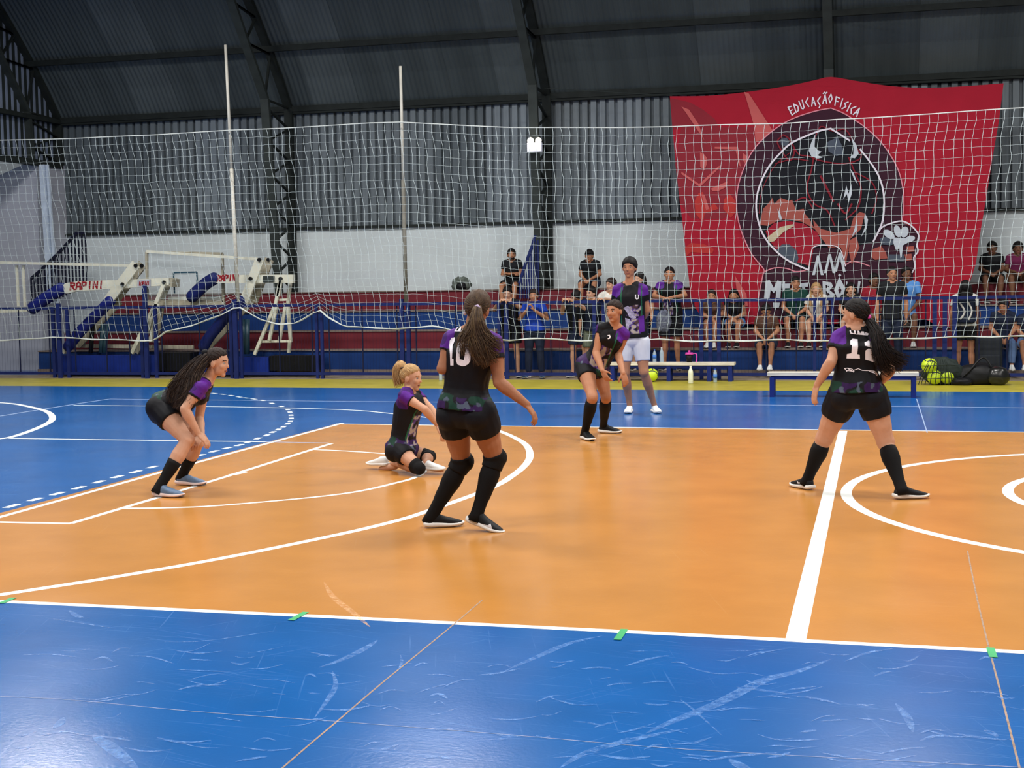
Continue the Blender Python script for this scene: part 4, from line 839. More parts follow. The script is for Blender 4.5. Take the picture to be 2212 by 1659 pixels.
def person(J, sp):
    """J: joints in metres; sp: look. One continuous body, clothing and hair as children."""
    vox = sp.get('vox', .0065); it = 4 if vox < .008 else 2; fem = sp.get('fem', True); bulk = sp.get('bulk', 1.0); k = sp.get('hk', 1.0); lk = sp.get('lk', 1.0)
    hm = (J['hipL']+J['hipR'])/2
    base = V((hm.x, hm.y, sp.get('z0', 0.0)))
    root = thing('person', base, sp['label'], 'person', sp.get('group'))
    st, hr, sr, s0 = torso_st(J, bulk, 0, fem=fem); fw = s0.cross(sr).normalized(); fwh = s0.cross(hr).normalized()
    f = J['hdir'].normalized(); u = J.get('hup', (J['head']-J['neck'])); u = (u-f*u.dot(f)).normalized(); r = f.cross(u)
    mb = MB(); loft(mb, st)
    for S in 'LR': mb.tube([J['neck']+s0*.015, J['neck'].lerp(J['sh'+S], .5)+s0*.008, J['sh'+S]], [.046, .050, .050*lk], 12, dome=True)
    mb.tube([J['neck']-s0*.03, J['neck'].lerp(J['head'], .35), J['head']-u*.02-f*.015], [.056*k, .050*k, .052*k], 14, dome=True)
    head_parts(mb, J['head'], f, u, r, k, fem)
    P_ = lambda pr, m_: [(a, b*m_) for a, b in pr]
    for S in 'LR':
        mb.ell(J['sh'+S], (.050*lk,)*3); limb(mb, J['sh'+S], J['el'+S], P_(UARM, lk)); limb(mb, J['el'+S], J['wr'+S], P_(FARM, lk))
        hd = J.get('hd'+S, J['wr'+S]-J['el'+S]); pn = J.get('pn'+S, V((0, 1, 0))*0.2+fw); sd = J.get('sd'+S, fw*1.0)
        hand(mb, J['wr'+S], hd, pn, sd, sp.get('hs', 1.0), sp.get('curl', .5))
        limb(mb, J['hip'+S], J['kn'+S], P_([(0, .076), (.25, .083), (.6, .066), (.88, .053), (1, .054)], lk*bulk)); limb(mb, J['kn'+S], J['an'+S], P_(CALF, lk)); mb.ell(J['kn'+S], (.052*lk,)*3)
        mb.ell(J['hip'+S]-fwh*.032-s0*.02, (.080*bulk,)*3)
        tf = J['to'+S]-J['he'+S]; tf.normalize(); mb.tube([J['an'+S]-tf*.02-V((0, 0, .03)), J['an'+S]+tf*.06-V((0, 0, .045)), J['an'+S]+tf*.15-V((0, 0, .062))], [.030, .030, .02], 10, dome=True)
    if fem:
        for s_ in (-1, 1): mb.ell(st[6][0]+sr*(.062*s_)+fw*.075*bulk, (.055, .045, .052), (sr, fw, s0))
    if sp.get('belly'): mb.ell(st[4][0]+fw*.03, (.14, .11, .12), (sr, fw, s0))
    body = remesh(mb, vox, it, 'body', sp['skin'], root)
    # clothing
    jb = MB(); g = sp.get('jg', .014); jst = torso_st(J, bulk, g, lo=sp.get('jlo', -.1), hi=.99, fem=fem)[0]; jst = [(c_, r_, f_, w_+(.014 if i_ < 2 else .004 if i_ < 3 else 0), d_+(.018 if i_ < 2 else .004 if i_ < 3 else 0)) for i_, (c_, r_, f_, w_, d_) in enumerate(jst)]; loft(jb, jst)
    if sp.get('belly'): jb.ell(st[4][0]+fw*.03, (.152, .122, .13), (sr, fw, s0))
    if fem:
        for s_ in (-1, 1): jb.ell(st[6][0]+sr*(.062*s_)+fw*.075*bulk, (.066, .054, .062), (sr, fw, s0))
    for S in 'LR':
        jb.tube([J['neck']-s0*.012, J['neck'].lerp(J['sh'+S], .5)+s0*.002, J['sh'+S]], [.050, .058, .057*lk], 12, dome=True)
        jb.ell(J['sh'+S], (.056*lk,)*3)
        sl = sp.get('sleeve', .5); A, E = J['sh'+S], J['el'+S]
        limb(jb, A, E, [(0, .055*lk), (.5, .057*lk), (1, .056*lk)], t1=min(sl, 1), dome=False)
        if sl > 1: limb(jb, E, J['wr'+S], [(0, .050*lk), (1, .038*lk)]); jb.ell(E, (.052*lk,)*3)
    hm_ = hm
    def team(p):
        d = V(p)-hm_; h = d.dot(s0)/(J['neck']-hm_).length; a = d.dot(sr); b = d.dot(fw); nz = noise.noise(p*9+V((sp.get('sd', 0), 0, 0))); n2 = noise.noise(p*22+V((3, sp.get('sd', 0), 0))); c = (14, 14, 19)
        ds = min((p-J['shL']).length, (p-J['shR']).length)
        if ds < .125+.02*nz:
            S = 'L' if (p-J['shL']).length < (p-J['shR']).length else 'R'; ax = (J['el'+S]-J['sh'+S]).normalized(); t_ = (p-J['sh'+S]).dot(ax)
            if -.09 < t_ < .075 and h > .72 and abs(a) > .085: c = (82, 28, 128) if nz > -.25 else (58, 22, 96)
        if h < .22+.05*nz and sp.get('hem', 1):
            if nz > .12: c = (18, 54, 42)
            elif nz < -.08 or abs(a) > .10: c = (46, 20, 72)
            if n2 > .33: c = (76, 86, 104)
        if sp.get('print', 1) and b > .03 and .12 < h < .62 and a*sp.get('pa', 1) > -.06 and a*sp.get('pa', 1) < .12:
            if n2 > .12: c = (158, 148, 140)
            elif n2 > -.06: c = (84, 62, 130)
            elif nz > .1: c = (70, 50, 52)
        if abs(abs(a)-.125) < .006 and .2 < h < .95 and b > 0: c = (30, 90, 66)
        return lin(c)
    plain = sp.get('shirt')
    jer = remesh(jb, max(vox, .0055), it, sp.get('shirt_name', 'jersey'), plain if plain else M_team, root, None if plain else team, sp.get('fold', .006), 13, sp.get('sd', 0))
    sb = MB(); gs = sp.get('sg', .014); it_s = it*2; loft(sb, torso_st(J, bulk, gs-.005, hi=.3, fem=fem)[0]); sl = sp.get('short', .4)
    for S in 'LR':
        sb.ell(J['hip'+S]-fwh*.032-s0*.02, (.082*bulk+gs,)*3); sb.ell(J['hip'+S], (.0855*lk*bulk+(gs if fem else gs*.3),)*3); fl = sp.get('flare', 0)
        limb(sb, J['hip'+S], J['kn'+S], [(0, .085*lk*bulk+gs), (1, .072*lk*bulk+gs+fl)] if fl else P_(THIGH, lk*bulk), g=0 if fl else gs, t1=min(sl, 1), dome=False)
        if sl > 1: sb.ell(J['kn'+S], (.052*lk+gs,)*3); limb(sb, J['kn'+S], J['an'+S], [(0, .058*lk), (.4, .060*lk), (1, .050*lk)], g=gs*.4, t1=min(sl-1, 1), dome=False)
    remesh(sb, max(vox, .0055), it_s, 'shorts' if sl <= 1 else 'trousers', sp['pants'], root, None, sp.get('sfold', .003), 10, 3)
    for S in 'LR':
        sk = sp.get('sock')
        if sk:
            m_, t0 = sk; mb = MB(); limb(mb, J['kn'+S], J['an'+S], P_(CALF, lk), g=.0055, t0=t0, t1=1.16, n=18, dome=False); mb.build('sock', m_, root, smooth=True)
        if sp.get('kneepad'):
            mb = MB(); d = (J['kn'+S]-J['hip'+S]).normalized(); e = (J['an'+S]-J['kn'+S]).normalized(); kd = (d-e); kd = kd.normalized() if kd.length > .05 else fw
            a_, b_ = sp['kneepad']; mb.tube([J['kn'+S]-d*a_, J['kn'+S]-d*a_*.5, J['kn'+S]+kd*.006, J['kn'+S]+e*b_*.5, J['kn'+S]+e*b_], [.066*lk, .066*lk, .066*lk, .064*lk, .063*lk], 18, dome=False)
            mb.ell(J['kn'+S]+kd*.018, (.06*lk, .06*lk, .062*lk)); remesh(mb, .0065, 3, 'knee_pad', M_sock, root, None, .003, 20)
        um, sm_ = sp.get('shoe', (M_shoe, M_sole)); up = J.get('fu'+S, V((0, 0, 1))); shoe(root, J['he'+S], J['to'+S], um, sm_, up, sc=sp.get('fs', 1.0))
    # face
    c = J['head']
    for s_ in (-1, 1):
        mb = MB(); e = c+f*.0715*k+r*(.031*s_*k)+u*.007*k; mb.ell(e, (.012*k, .010*k, .0062*k), (r, f, u), 10, 7); eo = mb.build('eye', M_eye, root, smooth=True)
        mb = MB(); mb.ell(e+f*.0065*k, (.0062*k, .0045*k, .0065*k), (r, f, u), 8, 6); mb.build('iris', M_iris, eo, smooth=True)
        mb = MB(); mb.tube([c+f*.083*k+r*(.014*s_*k)+u*.026*k, c+f*.081*k+r*(.032*s_*k)+u*.032*k, c+f*.068*k+r*(.050*s_*k)+u*.026*k], [(.0035, .004), (.0045, .004), (.0025, .003)], 6); mb.build('eyebrow', sp['hair'], root, smooth=True)
    mb = MB(); mb.ell(c+f*.0815*k-u*.052*k, (.024*k, .008*k, .0045*k), (r, f, u), 12, 6); mb.ell(c+f*.0805*k-u*.0595*k, (.019*k, .008*k, .005*k), (r, f, u), 12, 6); mb.build('mouth', M_lip, root, smooth=True)
    if sp.get('beard'):
        mb = MB(); mb.ell(c-u*.062*k+f*.026*k, (.057*k, .064*k, .046*k), (r, f, u), 16, 10); mb.build('beard', sp['hair'], root, smooth=True)
    # hair cap
    hl = sp.get('hairline', .1); vol = sp.get('vol', 1.0)
    def hf(d):
        e = d.y-(hl+.12+1.30*d.z) if d.z > 0 else d.y-(hl+.12+.9*d.z)
        e += .10*noise.noise(V((d.x*6+sp.get('sd', 0), d.y*3, d.z*5)))
        q = min(max(e/.10, 0), 1); b = 1+(.05*noise.noise(V((d.x*7, d.y*7, d.z*4+sp.get('sd', 0))))+.035*noise.noise(V((d.x*19, d.y*19, d.z*9))))*sp.get('rough', 1)
        return b*(1-.17*q)*(vol+.07*max(0, d.z))-(vol-1)*q
    if not sp.get('bald'):
        mb = MB(); mb.ell(c+u*.024*k-f*.010*k, (.081*k, .099*k, .096*k), (r, f, u), 36, 24, hf); hc = mb.build('hair', sp['hair'], root, smooth=True)
    if sp.get('cap'):
        mb = MB(); mb.ell(c+u*.034*k-f*.004*k, (.085*k, .102*k, .09*k), (r, f, u), 20, 12, lambda d: 1 if d.z > -.1 else .8); mb.ell(c+u*.045*k+f*.095*k, (.06*k, .06*k, .008*k), (r, f, u), 16, 8); mb.build('cap', sp['cap'], root, smooth=True)
    return root, jer, (c, f, u, r, k)
M_team = mat('team_jersey', (0, 0, 0), .6, .08, 30, attr=True)
M_skinA = mat('tanned_skin', (158, 108, 80), .55, .05, 20); M_skinB = mat('light_skin', (194, 148, 122), .55, .05, 20); M_skinC = mat('medium_skin', (170, 120, 92), .55, .05, 20); M_skinD = mat('brown_skin', (112, 78, 60), .55, .05, 20)
M_blk = mat('black_stretch_fabric', (15, 16, 22), .65, .1, 30); M_sock = mat('black_knit', (14, 14, 16), .8, .1, 50)
M_shoe = mat('black_sneaker_mesh', (20, 21, 24), .6, .15, 40); M_sole = mat('white_foam_sole', (222, 220, 216), .5, .06, 20); M_wshoe = mat('white_sneaker', (226, 230, 230), .5, .05, 20); M_gshoe = mat('slate_blue_sneaker', (92, 112, 138), .6, .12, 40); M_psole = mat('pinkish_white_sole', (222, 200, 196), .5, .06, 20)
M_eye = mat('eye_white', (150, 142, 138), .4); M_iris = mat('dark_iris', (28, 20, 18), .2); M_lip = mat('lips', (142, 88, 80), .5)
M_hdark = mat('dark_brown_hair', (40, 30, 27), .62, .3, 60, stretch=(1, 1, .2)); M_hbr = mat('brown_hair', (74, 58, 46), .62, .3, 60, stretch=(1, 1, .2)); M_hgold = mat('golden_brown_strands', (104, 84, 60), .62, .2, 60); M_hblack = mat('black_hair', (22, 19, 20), .62, .3, 60); M_hblond = mat('blonde_hair', (168, 134, 92), .62, .25, 60, stretch=(1, 1, .2)); M_hblond2 = mat('pale_blonde_strands', (196, 168, 124), .62, .2, 60)
M_print = mat('white_jersey_print', (232, 228, 236), .6, .03, 20); M_swoosh = mat('silver_logo', (205, 205, 210), .35)
def feet(J, hL, tL, hR, tR, ank=.085):
    for S, h, t in (('L', hL, tL), ('R', hR, tR)):
        J['he'+S] = h; J['to'+S] = t; d = (t-h).normalized(); up = J.get('fu'+S, V((0, 0, 1))); rr = d.cross(up).normalized(); uu = rr.cross(d)
        J['an'+S] = h+d*.055+uu*ank
def decal(name, obj, polys, m, parent, off=.0035, L=4.0):
    """flat print: polygons given in photograph pixels laid onto the cloth surface"""
    me = obj.data; w = wloc(obj); bvh = BVHTree.FromPolygons([v.co+w for v in me.vertices], [tuple(p.vertices) for p in me.polygons])
    bm = bmesh.new()
    for po in polys:
        pts = [V((x, y, 0)) for x, y in po]; vs = [bm.verts.new(p) for p in pts]
        for tri in geometry.tessellate_polygon([pts]):
            try: bm.faces.new([vs[i] for i in tri])
            except ValueError: pass
    for it in range(6):
        es = [e for e in bm.edges if (e.verts[0].co-e.verts[1].co).length > L]
        if not es: break
        bmesh.ops.subdivide_edges(bm, edges=es, cuts=1); bmesh.ops.triangulate(bm, faces=[f_ for f_ in bm.faces if len(f_.verts) > 3])
    kill = []
    for v in bm.verts:
        d = ray(v.co.x, v.co.y).normalized(); h = bvh.ray_cast(CAM, d)
        if h[0] is None: kill.append(v)
        else: v.co = h[0]+h[1]*off-wloc(parent) if h[1].dot(d) < 0 else h[0]-d*off-wloc(parent)
    bmesh.ops.delete(bm, geom=kill, context='VERTS')
    me2 = bpy.data.meshes.new(name); bm.to_mesh(me2); bm.free(); me2.materials.append(m); o = bpy.data.objects.new(name, me2); return link(o, parent)
def zz(ox, oy, s, pts): return [(ox+x/s, oy+y/s) for x, y in pts]
Zv = lambda x, y, z: V((x, y, z))
# ---- player ten, seen from behind
y0 = -2.15; J = {}
J['head'] = P(1032, 667, y0+.02); J['neck'] = P(1017, 716, y0-.01); J['hdir'] = V((.25, 1, -.05))
J['shL'] = P(976, 734, y0+.0); J['shR'] = P(1066, 740, y0-.03); J['elL'] = P(956, 796, y0-.06); J['wrL'] = P(992, 784, y0+.18); J['hdL'] = V((.4, .6, .5))
J['elR'] = P(1078, 826, y0-.06); J['wrR'] = P(1138, 874, y0-.02); J['hdR'] = P(1160, 905, y0)-P(1138, 874, y0); J['pnR'] = V((-.9, .1, -.5)); J['sdR'] = V((.3, 1, .2))
J['waist'] = P(1006, 838, y0); J['hipL'] = P(979, 893, y0+.01); J['hipR'] = P(1036, 893, y0-.03)
J['fuR'] = V((.30, 0, 1))
J['knL'] = P(998, 997, y0+.12); J['knR'] = P(1069, 990, y0+.1)
gl_, gt_ = G(912, 1143), G(985, 1140); hR = P(1008, 1128, -2.12); tR = hR+V((.25, -.03, -.075)); feet(J, gl_+V((0, .05, 0)), gt_+V((0, .07, 0)), hR, tR)
sp = dict(label='person in black jersey number 10 seen from behind with a long brown ponytail', skin=M_skinA, hair=M_hbr, pants=M_blk, bulk=1.08, lk=1.13, sock=(M_sock, .02), kneepad=(.04, .07), short=.44, sleeve=.42, hem=1, **{'print': 0}, sd=4, vol=1.02, hs=.98, jlo=.02, vox=.006)
r10, j10, hd = person(J, sp)
c, f, u, r, k = hd; tie = P(1031, 664, y0-.10)
s7 = lambda pts: zz(920, 620, 7.54, pts)
decal('number_print', j10, [s7([(385, 880), (420, 828), (475, 820), (472, 880), (440, 965), (430, 1168), (455, 1175), (455, 1277), (403, 1277), (398, 1100), (385, 960)]), s7([(600, 855), (660, 845), (640, 930), (590, 950), (568, 1020), (555, 1080), (500, 1080), (505, 1000), (530, 920)]), s7([(500, 1078), (556, 1078), (554, 1175), (625, 1190), (635, 1285), (590, 1287), (520, 1262), (494, 1200)]), s7([(625, 1188), (645, 1050), (650, 960), (640, 900), (660, 850), (710, 900), (735, 1000), (728, 1130), (724, 1205), (690, 1255), (634, 1286)])], M_print, r10)
decal('name_print', j10, [s7([(465, 725), (527, 643), (522, 668), (490, 722)]), s7([(525, 722), (532, 700), (577, 640), (572, 700), (552, 724)]), s7([(575, 724), (590, 700), (632, 645), (628, 728)]), s7([(490, 715), (625, 715), (625, 728), (468, 727)])], M_print, r10)
scalp('combed_hair', M_hbr, r10, hd, tie, 260, M_hgold, 3)
mb = MB(); mb.tube([tie-r*.02, tie+u*.012, tie+r*.02], .008, 8); mb.build('hair_tie', mat('lilac_hair_tie', (190, 170, 200), .7), r10, smooth=True)
gd = [[P(1031, 662, y0-.09), P(1028, 690, y0-.15), P(1030, 725, y0-.16), P(1045, 760, y0-.16), P(1060, 790, y0-.15)], [P(1031, 662, y0-.09), P(1024, 690, y0-.14), P(1022, 725, y0-.15), P(1030, 755, y0-.16), P(1044, 785, y0-.16)],
      [P(1032, 662, y0-.09), P(1034, 692, y0-.15), P(1046, 725, y0-.16), P(1066, 745, y0-.16), P(1084, 752, y0-.15)], [P(1031, 662, y0-.09), P(1026, 690, y0-.14), P(1014, 720, y0-.15), P(1004, 740, y0-.15), P(1012, 765, y0-.15)]]
mb = MB(); mb.tube(crom([P(1031, 664, y0-.085), P(1028, 690, y0-.12), P(1031, 722, y0-.13), P(1042, 752, y0-.14)], 5), [(.024+.045*(i/15)**1.2, .02+.015*i/15) for i in range(16)], 12, dome=True, side=(1, 0, 0)); mb.build('ponytail', M_hbr, r10, smooth=True)
hairstrands('ponytail_strands', M_hbr, r10, gd, 850, .0024, .024, .062, .011, M_hgold, 5, 10, .5)
mb = MB(); mb.ell(c-r*.088-u*.045+f*.0, (.012, .014, .018), (r, f, u)); mb.build('earring', M_print, r10, smooth=True)
def swoosh(o, px): decal('shoe_logo', o, [px], M_swoosh, o, .002, 3)
kids = [o for o in r10.children if o.name.startswith('shoe')]
swoosh(kids[1], zz(860, 860, 5.185, [(850, 1370), (905, 1400), (1000, 1425), (1035, 1405), (1052, 1462), (1040, 1468), (985, 1450), (905, 1420)]))
# ---- player at the left, crouching in profile
y0 = -.72; J = {}
J['head'] = P(469, 784, y0); J['neck'] = P(449, 822, y0); J['hdir'] = V((1, .05, -.12)); J['hup'] = V((-.02, 0, 1))
J['shR'] = P(432, 838, y0-.17); J['shL'] = P(440, 832, y0+.17); J['elR'] = P(399, 884, y0-.26); J['wrR'] = P(428, 936, y0-.20); J['hdR'] = P(447, 954, y0-.18)-P(428, 936, y0-.2); J['pnR'] = V((.2, .3, -1)); J['sdR'] = V((.3, 1, 0))
J['elL'] = P(430, 905, y0+.16); J['wrL'] = P(436, 944, y0-.02); J['hdL'] = V((-.1, -.6, -.3)); J['pnL'] = V((-.3, 0, -1)); J['sdL'] = V((-.3, -1, 0))
J['hipR'] = P(349, 886, y0-.09); J['hipL'] = P(352, 884, y0+.10); J['waist'] = P(380, 866, y0); J['knR'] = P(405, 951, y0-.21); J['knL'] = P(427, 955, y0+.14)
feet(J, G(330, 1072)+V((0, .04, 0)), G(392, 1074)+V((0, .04, 0)), G(330, 1072), G(392, 1074))
hL = G(377, 1049)+V((0, .04, 0)); feet(J, hL, hL+V((.26, .0, 0)), G(328, 1074)+V((0, .04, 0)), G(328, 1074)+V((.26, .02, 0)))
sp = dict(label='person crouching in profile at left with long curly dark hair and slate blue sneakers', skin=M_skinB, hair=M_hdark, pants=M_blk, bulk=1.02, lk=1.08, sock=(M_sock, .46), short=.38, sleeve=.45, shoe=(M_gshoe, M_psole), sd=11, jlo=.04, hairline=.02, vox=.006)
rl, jl, hd = person(J, sp); c, f, u, r, k = hd
gd = [[P(452, 768, y0-.04), P(430, 790, y0-.12), P(408, 825, y0-.16), P(396, 855, y0-.18), P(388, 885, y0-.2)], [P(455, 765, y0), P(425, 785, y0-.05), P(392, 820, y0-.1), P(376, 845, y0-.12), P(378, 870, y0-.14)], [P(450, 775, y0-.05), P(425, 805, y0-.14), P(415, 840, y0-.2), P(404, 870, y0-.22), P(395, 892, y0-.24)]]
mb = MB(); mb.tube(crom([P(448, 772, y0-.01), P(428, 796, y0-.06), P(408, 826, y0-.09), P(396, 858, y0-.11), P(390, 880, y0-.13)], 4), [(.045+.03*math.sin(PI*i/16), .03) for i in range(17)], 12, dome=True, side=(1, 0, 0)); mb.build('ponytail', M_hdark, rl, smooth=True)
hairstrands('curly_strands', M_hdark, rl, gd, 1000, .0024, .035, .074, .02, M_hbr, 8, 11, .6)
scalp('combed_hair', M_hdark, rl, hd, P(446, 768, y0), 220, M_hbr, 4, .02)
mb = MB(); mb.ell(P(443, 762, y0-.03), (.03, .03, .03)); mb.build('hair_tie', M_blk, rl, smooth=True)
# ---- blonde player kneeling on the floor
y0 = .55; J = {}
J['head'] = P(888, 817, y0); J['neck'] = P(884, 843, y0); J['hdir'] = V((1, -.12, -.08)); J['hup'] = V((.05, 0, 1))
J['shR'] = P(872, 856, y0-.17); J['shL'] = P(902, 856, y0+.17); J['elR'] = P(917, 884, y0-.18); J['wrR'] = P(945, 918, y0-.05); J['elL'] = P(930, 882, y0+.10); J['wrL'] = P(949, 916, y0+.02)
J['hdR'] = P(956, 936, y0)-P(945, 917, y0); J['hdL'] = P(958, 934, y0)-P(949, 915, y0); J['pnR'] = V((-.3, .3, -.8)); J['pnL'] = V((-.3, -.3, -.8)); J['sdR'] = V((0, 1, .2)); J['sdL'] = V((0, -1, .2))
J['waist'] = P(872, 938, y0); J['hipR'] = P(862, 972, y0-.09); J['hipL'] = P(874, 970, y0+.10); J['knR'] = P(903, 1009, y0-.22); J['knL'] = P(925, 988, y0+.12)
J['hipR'].z = max(J['hipR'].z, .16); J['knR'].z = .075; J['knL'].z = .13
hL = P(908, 1000, y0-.05); hL.z = .03; hR = P(838, 990, y0+.12); hR.z = .03
feet(J, hL, hL+V((.24, -.03, 0)), hR, hR+V((-.18, .06, .0)), .07); J['anR'] = P(850, 990, y0+.1); J['anR'].z = .07
sp = dict(label='person with blonde topknot kneeling on the orange court stretching both forearms forward', skin=M_skinB, hair=M_hblond, pants=M_blk, bulk=.98, lk=.95, kneepad=(.06, .06), short=.42, sleeve=.38, shoe=(M_wshoe, M_sole), sd=21, fs=.9, curl=.35, hairline=.0, vox=.006)
rs, js, hd = person(J, sp); c, f, u, r, k = hd
bun = P(864, 793, y0)
gd = [[P(872, 803, y0), P(862, 790, y0-.01), P(856, 802, y0-.02), P(859, 822, y0-.02), P(863, 836, y0-.02)], [P(874, 803, y0), P(868, 786, y0), P(859, 792, y0), P(856, 815, y0), P(860, 832, y0)]]
mb = MB(); mb.tube(crom([P(878, 804, y0), P(866, 789, y0), P(858, 802, y0), P(860, 826, y0)], 4), [.028, .034, .038, .042, .044, .044, .044, .043, .042, .040, .036, .028, .016], 12, dome=True); mb.build('ponytail', M_hblond, rs, smooth=True)
hairstrands('topknot_strands', M_hblond, rs, gd, 260, .0024, .03, .04, .006, M_hblond2, 9, 8)
scalp('combed_hair', M_hblond, rs, hd, P(872, 799, y0), 220, M_hblond2, 5, .0)
mb = MB(); mb.ell(P(869, 795, y0-.03), (.02, .02, .012)); mb.build('hair_tie', M_hbr, rs, smooth=True)
# ---- player three, beyond, facing the camera
y0 = 3.35; J = {}
J['head'] = P(1327, 673, y0-.12); J['neck'] = P(1329, 705, y0-.06); J['hdir'] = V((-.42, -1, -.05)); J['hup'] = V((-.05, 0, 1))
J['shR'] = P(1300, 709, y0-.10); J['shL'] = P(1349, 722, y0-.02); J['elR'] = P(1287, 762, y0-.14); J['wrR'] = P(1301, 800, y0-.30); J['elL'] = P(1335, 764, y0+.02); J['wrL'] = P(1346, 806, y0-.2)
J['hdR'] = P(1310, 818, y0)-P(1301, 800, y0); J['hdL'] = P(1352, 826, y0)-P(1346, 806, y0); J['pnR'] = V((.5, .8, 0)); J['pnL'] = V((-.5, .8, 0)); J['sdR'] = V((1, -.2, 0)); J['sdL'] = V((-1, -.2, 0))
J['waist'] = P(1297, 768, y0+.04); J['hipR'] = P(1264, 792, y0+.0); J['hipL'] = P(1293, 795, y0+.12); J['knR'] = P(1280, 858, y0-.30); J['knL'] = P(1309, 857, y0+.1)
a_ = G(1256, 950); b_ = G(1276, 958); d_ = (b_-a_).normalized()
hL = G(1292, 936)+V((0, .05, 0)); feet(J, hL, hL+V((.25, -.06, 0)), a_+V((0, .08, 0)), a_+V((0, .08, 0))+V((.14, -.2, 0)))
sp = dict(label='person in black jersey number 3 crouching at far side of the court, facing the camera', skin=M_skinC, hair=M_hdark, pants=M_blk, bulk=1.02, lk=1.08, sock=(M_sock, .10), short=.36, sleeve=.22, sd=31, vox=.0065, pa=-1, hairline=.12)
r3, j3, hd = person(J, sp)
scalp('combed_hair', M_hdark, r3, hd, hd[0]-hd[1]*.08+hd[2]*.06, 200, M_hbr, 6, .12)
s3 = lambda pts: zz(1220, 630, 4.877, pts)
decal('number_print', j3, [s3([(450, 458), (475, 455), (482, 475), (476, 495), (452, 500), (450, 490), (465, 487), (470, 475), (464, 465), (450, 468)])], M_print, r3, .004, 2)
# ---- coach standing beyond, arms behind the back
y0 = 6.15; J = {}
J['head'] = P(1360, 579, y0); J['neck'] = P(1360, 613, y0); J['hdir'] = V((-.12, -1, -.05)); J['hup'] = V((0, 0, 1))
J['shR'] = P(1333, 625, y0); J['shL'] = P(1389, 624, y0); J['elR'] = P(1327, 672, y0+.08); J['wrR'] = P(1352, 705, y0+.20); J['elL'] = P(1398, 670, y0+.05); J['wrL'] = P(1380, 705, y0+.18); J['hdR'] = V((1, .1, -.2)); J['hdL'] = V((-1, .1, -.2))
J['waist'] = P(1365, 690, y0); J['hipR'] = P(1351, 735, y0); J['hipL'] = P(1384, 735, y0); J['knR'] = P(1350, 805, y0-.05); J['knL'] = P(1391, 803, y0-.05)
a_, b_ = G(1357, 893), G(1410, 893); feet(J, b_+V((-.02, .18, 0)), b_+V((.10, -.08, 0)), a_+V((0, .17, 0)), a_+V((0, -.1, 0)))
sp = dict(label='tall person in black and purple shirt and white shorts standing with hands behind back', skin=M_skinC, hair=M_hblack, pants=mat('white_shorts', (196, 200, 212), .7, .05, 10), fem=False, bulk=1.08, lk=1.1, hk=1.08, short=.66, flare=-.022, sleeve=.55, shoe=(M_wshoe, M_sole), sd=41, sg=.016, sfold=.006, jlo=-.06, vox=.0075, pa=-1, hairline=.30, vol=1.10, hem=0)
rc, jc, hd = person(J, sp)
s2 = lambda pts: zz(1200, 530, 4.147, pts)
decal('chest_logo', jc, [s2([(712, 445), (722, 440), (722, 470), (738, 470), (738, 440), (748, 445), (745, 478), (728, 486), (712, 476)])], M_swoosh, rc, .004, 2)
decal('side_panel', jc, [s2([(740, 640), (790, 625), (797, 770), (750, 782)])], mat('purple_fabric', (82, 28, 128), .7), rc, .004, 4)
decal('horse_print', jc, [s2([(610, 560), (650, 540), (700, 600), (722, 650), (700, 665), (660, 640), (640, 600)]), s2([(625, 650), (660, 660), (690, 700), (660, 715), (650, 790), (635, 780), (630, 700)])], mat('pale_grey_print', (150, 146, 172), .6, .5, 30), rc, .004, 4)
# ---- player twelve, from behind, legs apart
y0 = -.12; J = {}
J['head'] = P(1848, 680, y0); J['neck'] = P(1848, 708, y0); J['hdir'] = V((-1, .38, -.12)); J['hup'] = V((0.05, 0, 1))
J['shL'] = P(1813, 729, y0); J['shR'] = P(1886, 728, y0+.02); J['elL'] = P(1795, 782, y0-.08); J['wrL'] = P(1765, 832, y0+.0); J['hdL'] = P(1754, 874, y0)-P(1765, 830, y0); J['pnL'] = V((.8, .5, 0)); J['sdL'] = V((.2, 1, 0))
J['elR'] = P(1922, 800, y0-.04); J['wrR'] = P(1896, 832, y0+.16); J['hdR'] = V((-.6, .6, .1))
J['waist'] = P(1849, 800, y0+.01); J['hipL'] = P(1822, 855, y0); J['hipR'] = P(1882, 855, y0); J['knL'] = P(1780, 948, y0+.14); J['knR'] = P(1913, 955, y0+.02)
feet(J, G(1748, 1060)+V((0.02, .02, 0)), G(1748, 1060)+V((-.13, .21, 0)), G(1931, 1080)+V((0, .04, 0)), G(1931, 1080)+V((.21, .12, 0)))
sp = dict(label='person in black jersey number 12 seen from behind, legs apart, dark ponytail swinging', skin=M_skinB, hair=M_hblack, pants=M_blk, bulk=1.14, lk=1.15, sock=(M_sock, .14), short=.46, sleeve=.50, sd=51, **{'print': 0}, hs=1.0, curl=.3, hairline=-.02, vox=.0062, jlo=.0)
r12, j12, hd = person(J, sp); c, f, u, r, k = hd
sA = lambda pts: zz(1780, 640, 9.217, pts)
decal('number_print', j12, [sA([(525, 890), (570, 845), (668, 858), (675, 1000), (658, 1150), (706, 1160), (712, 1242), (450, 1235), (458, 1150), (548, 1132), (560, 972), (525, 968)]), sA([(805, 925), (885, 885), (945, 920), (980, 960), (960, 1040), (905, 1010), (812, 985)]), sA([(825, 1080), (880, 1042), (985, 1045), (1012, 1130), (960, 1132), (932, 1165), (1020, 1200), (1050, 1240), (1062, 1345), (930, 1292), (820, 1260), (820, 1150)])], M_print, r12)
decal('name_print', j12, [sA([(508, 685), (535, 680), (548, 725), (595, 738), (600, 685), (622, 690), (630, 745), (665, 748), (668, 690), (700, 695), (715, 745), (740, 700), (790, 705), (800, 750), (820, 720), (885, 740), (880, 770), (860, 785), (530, 745)])], M_print, r12)
wl = []
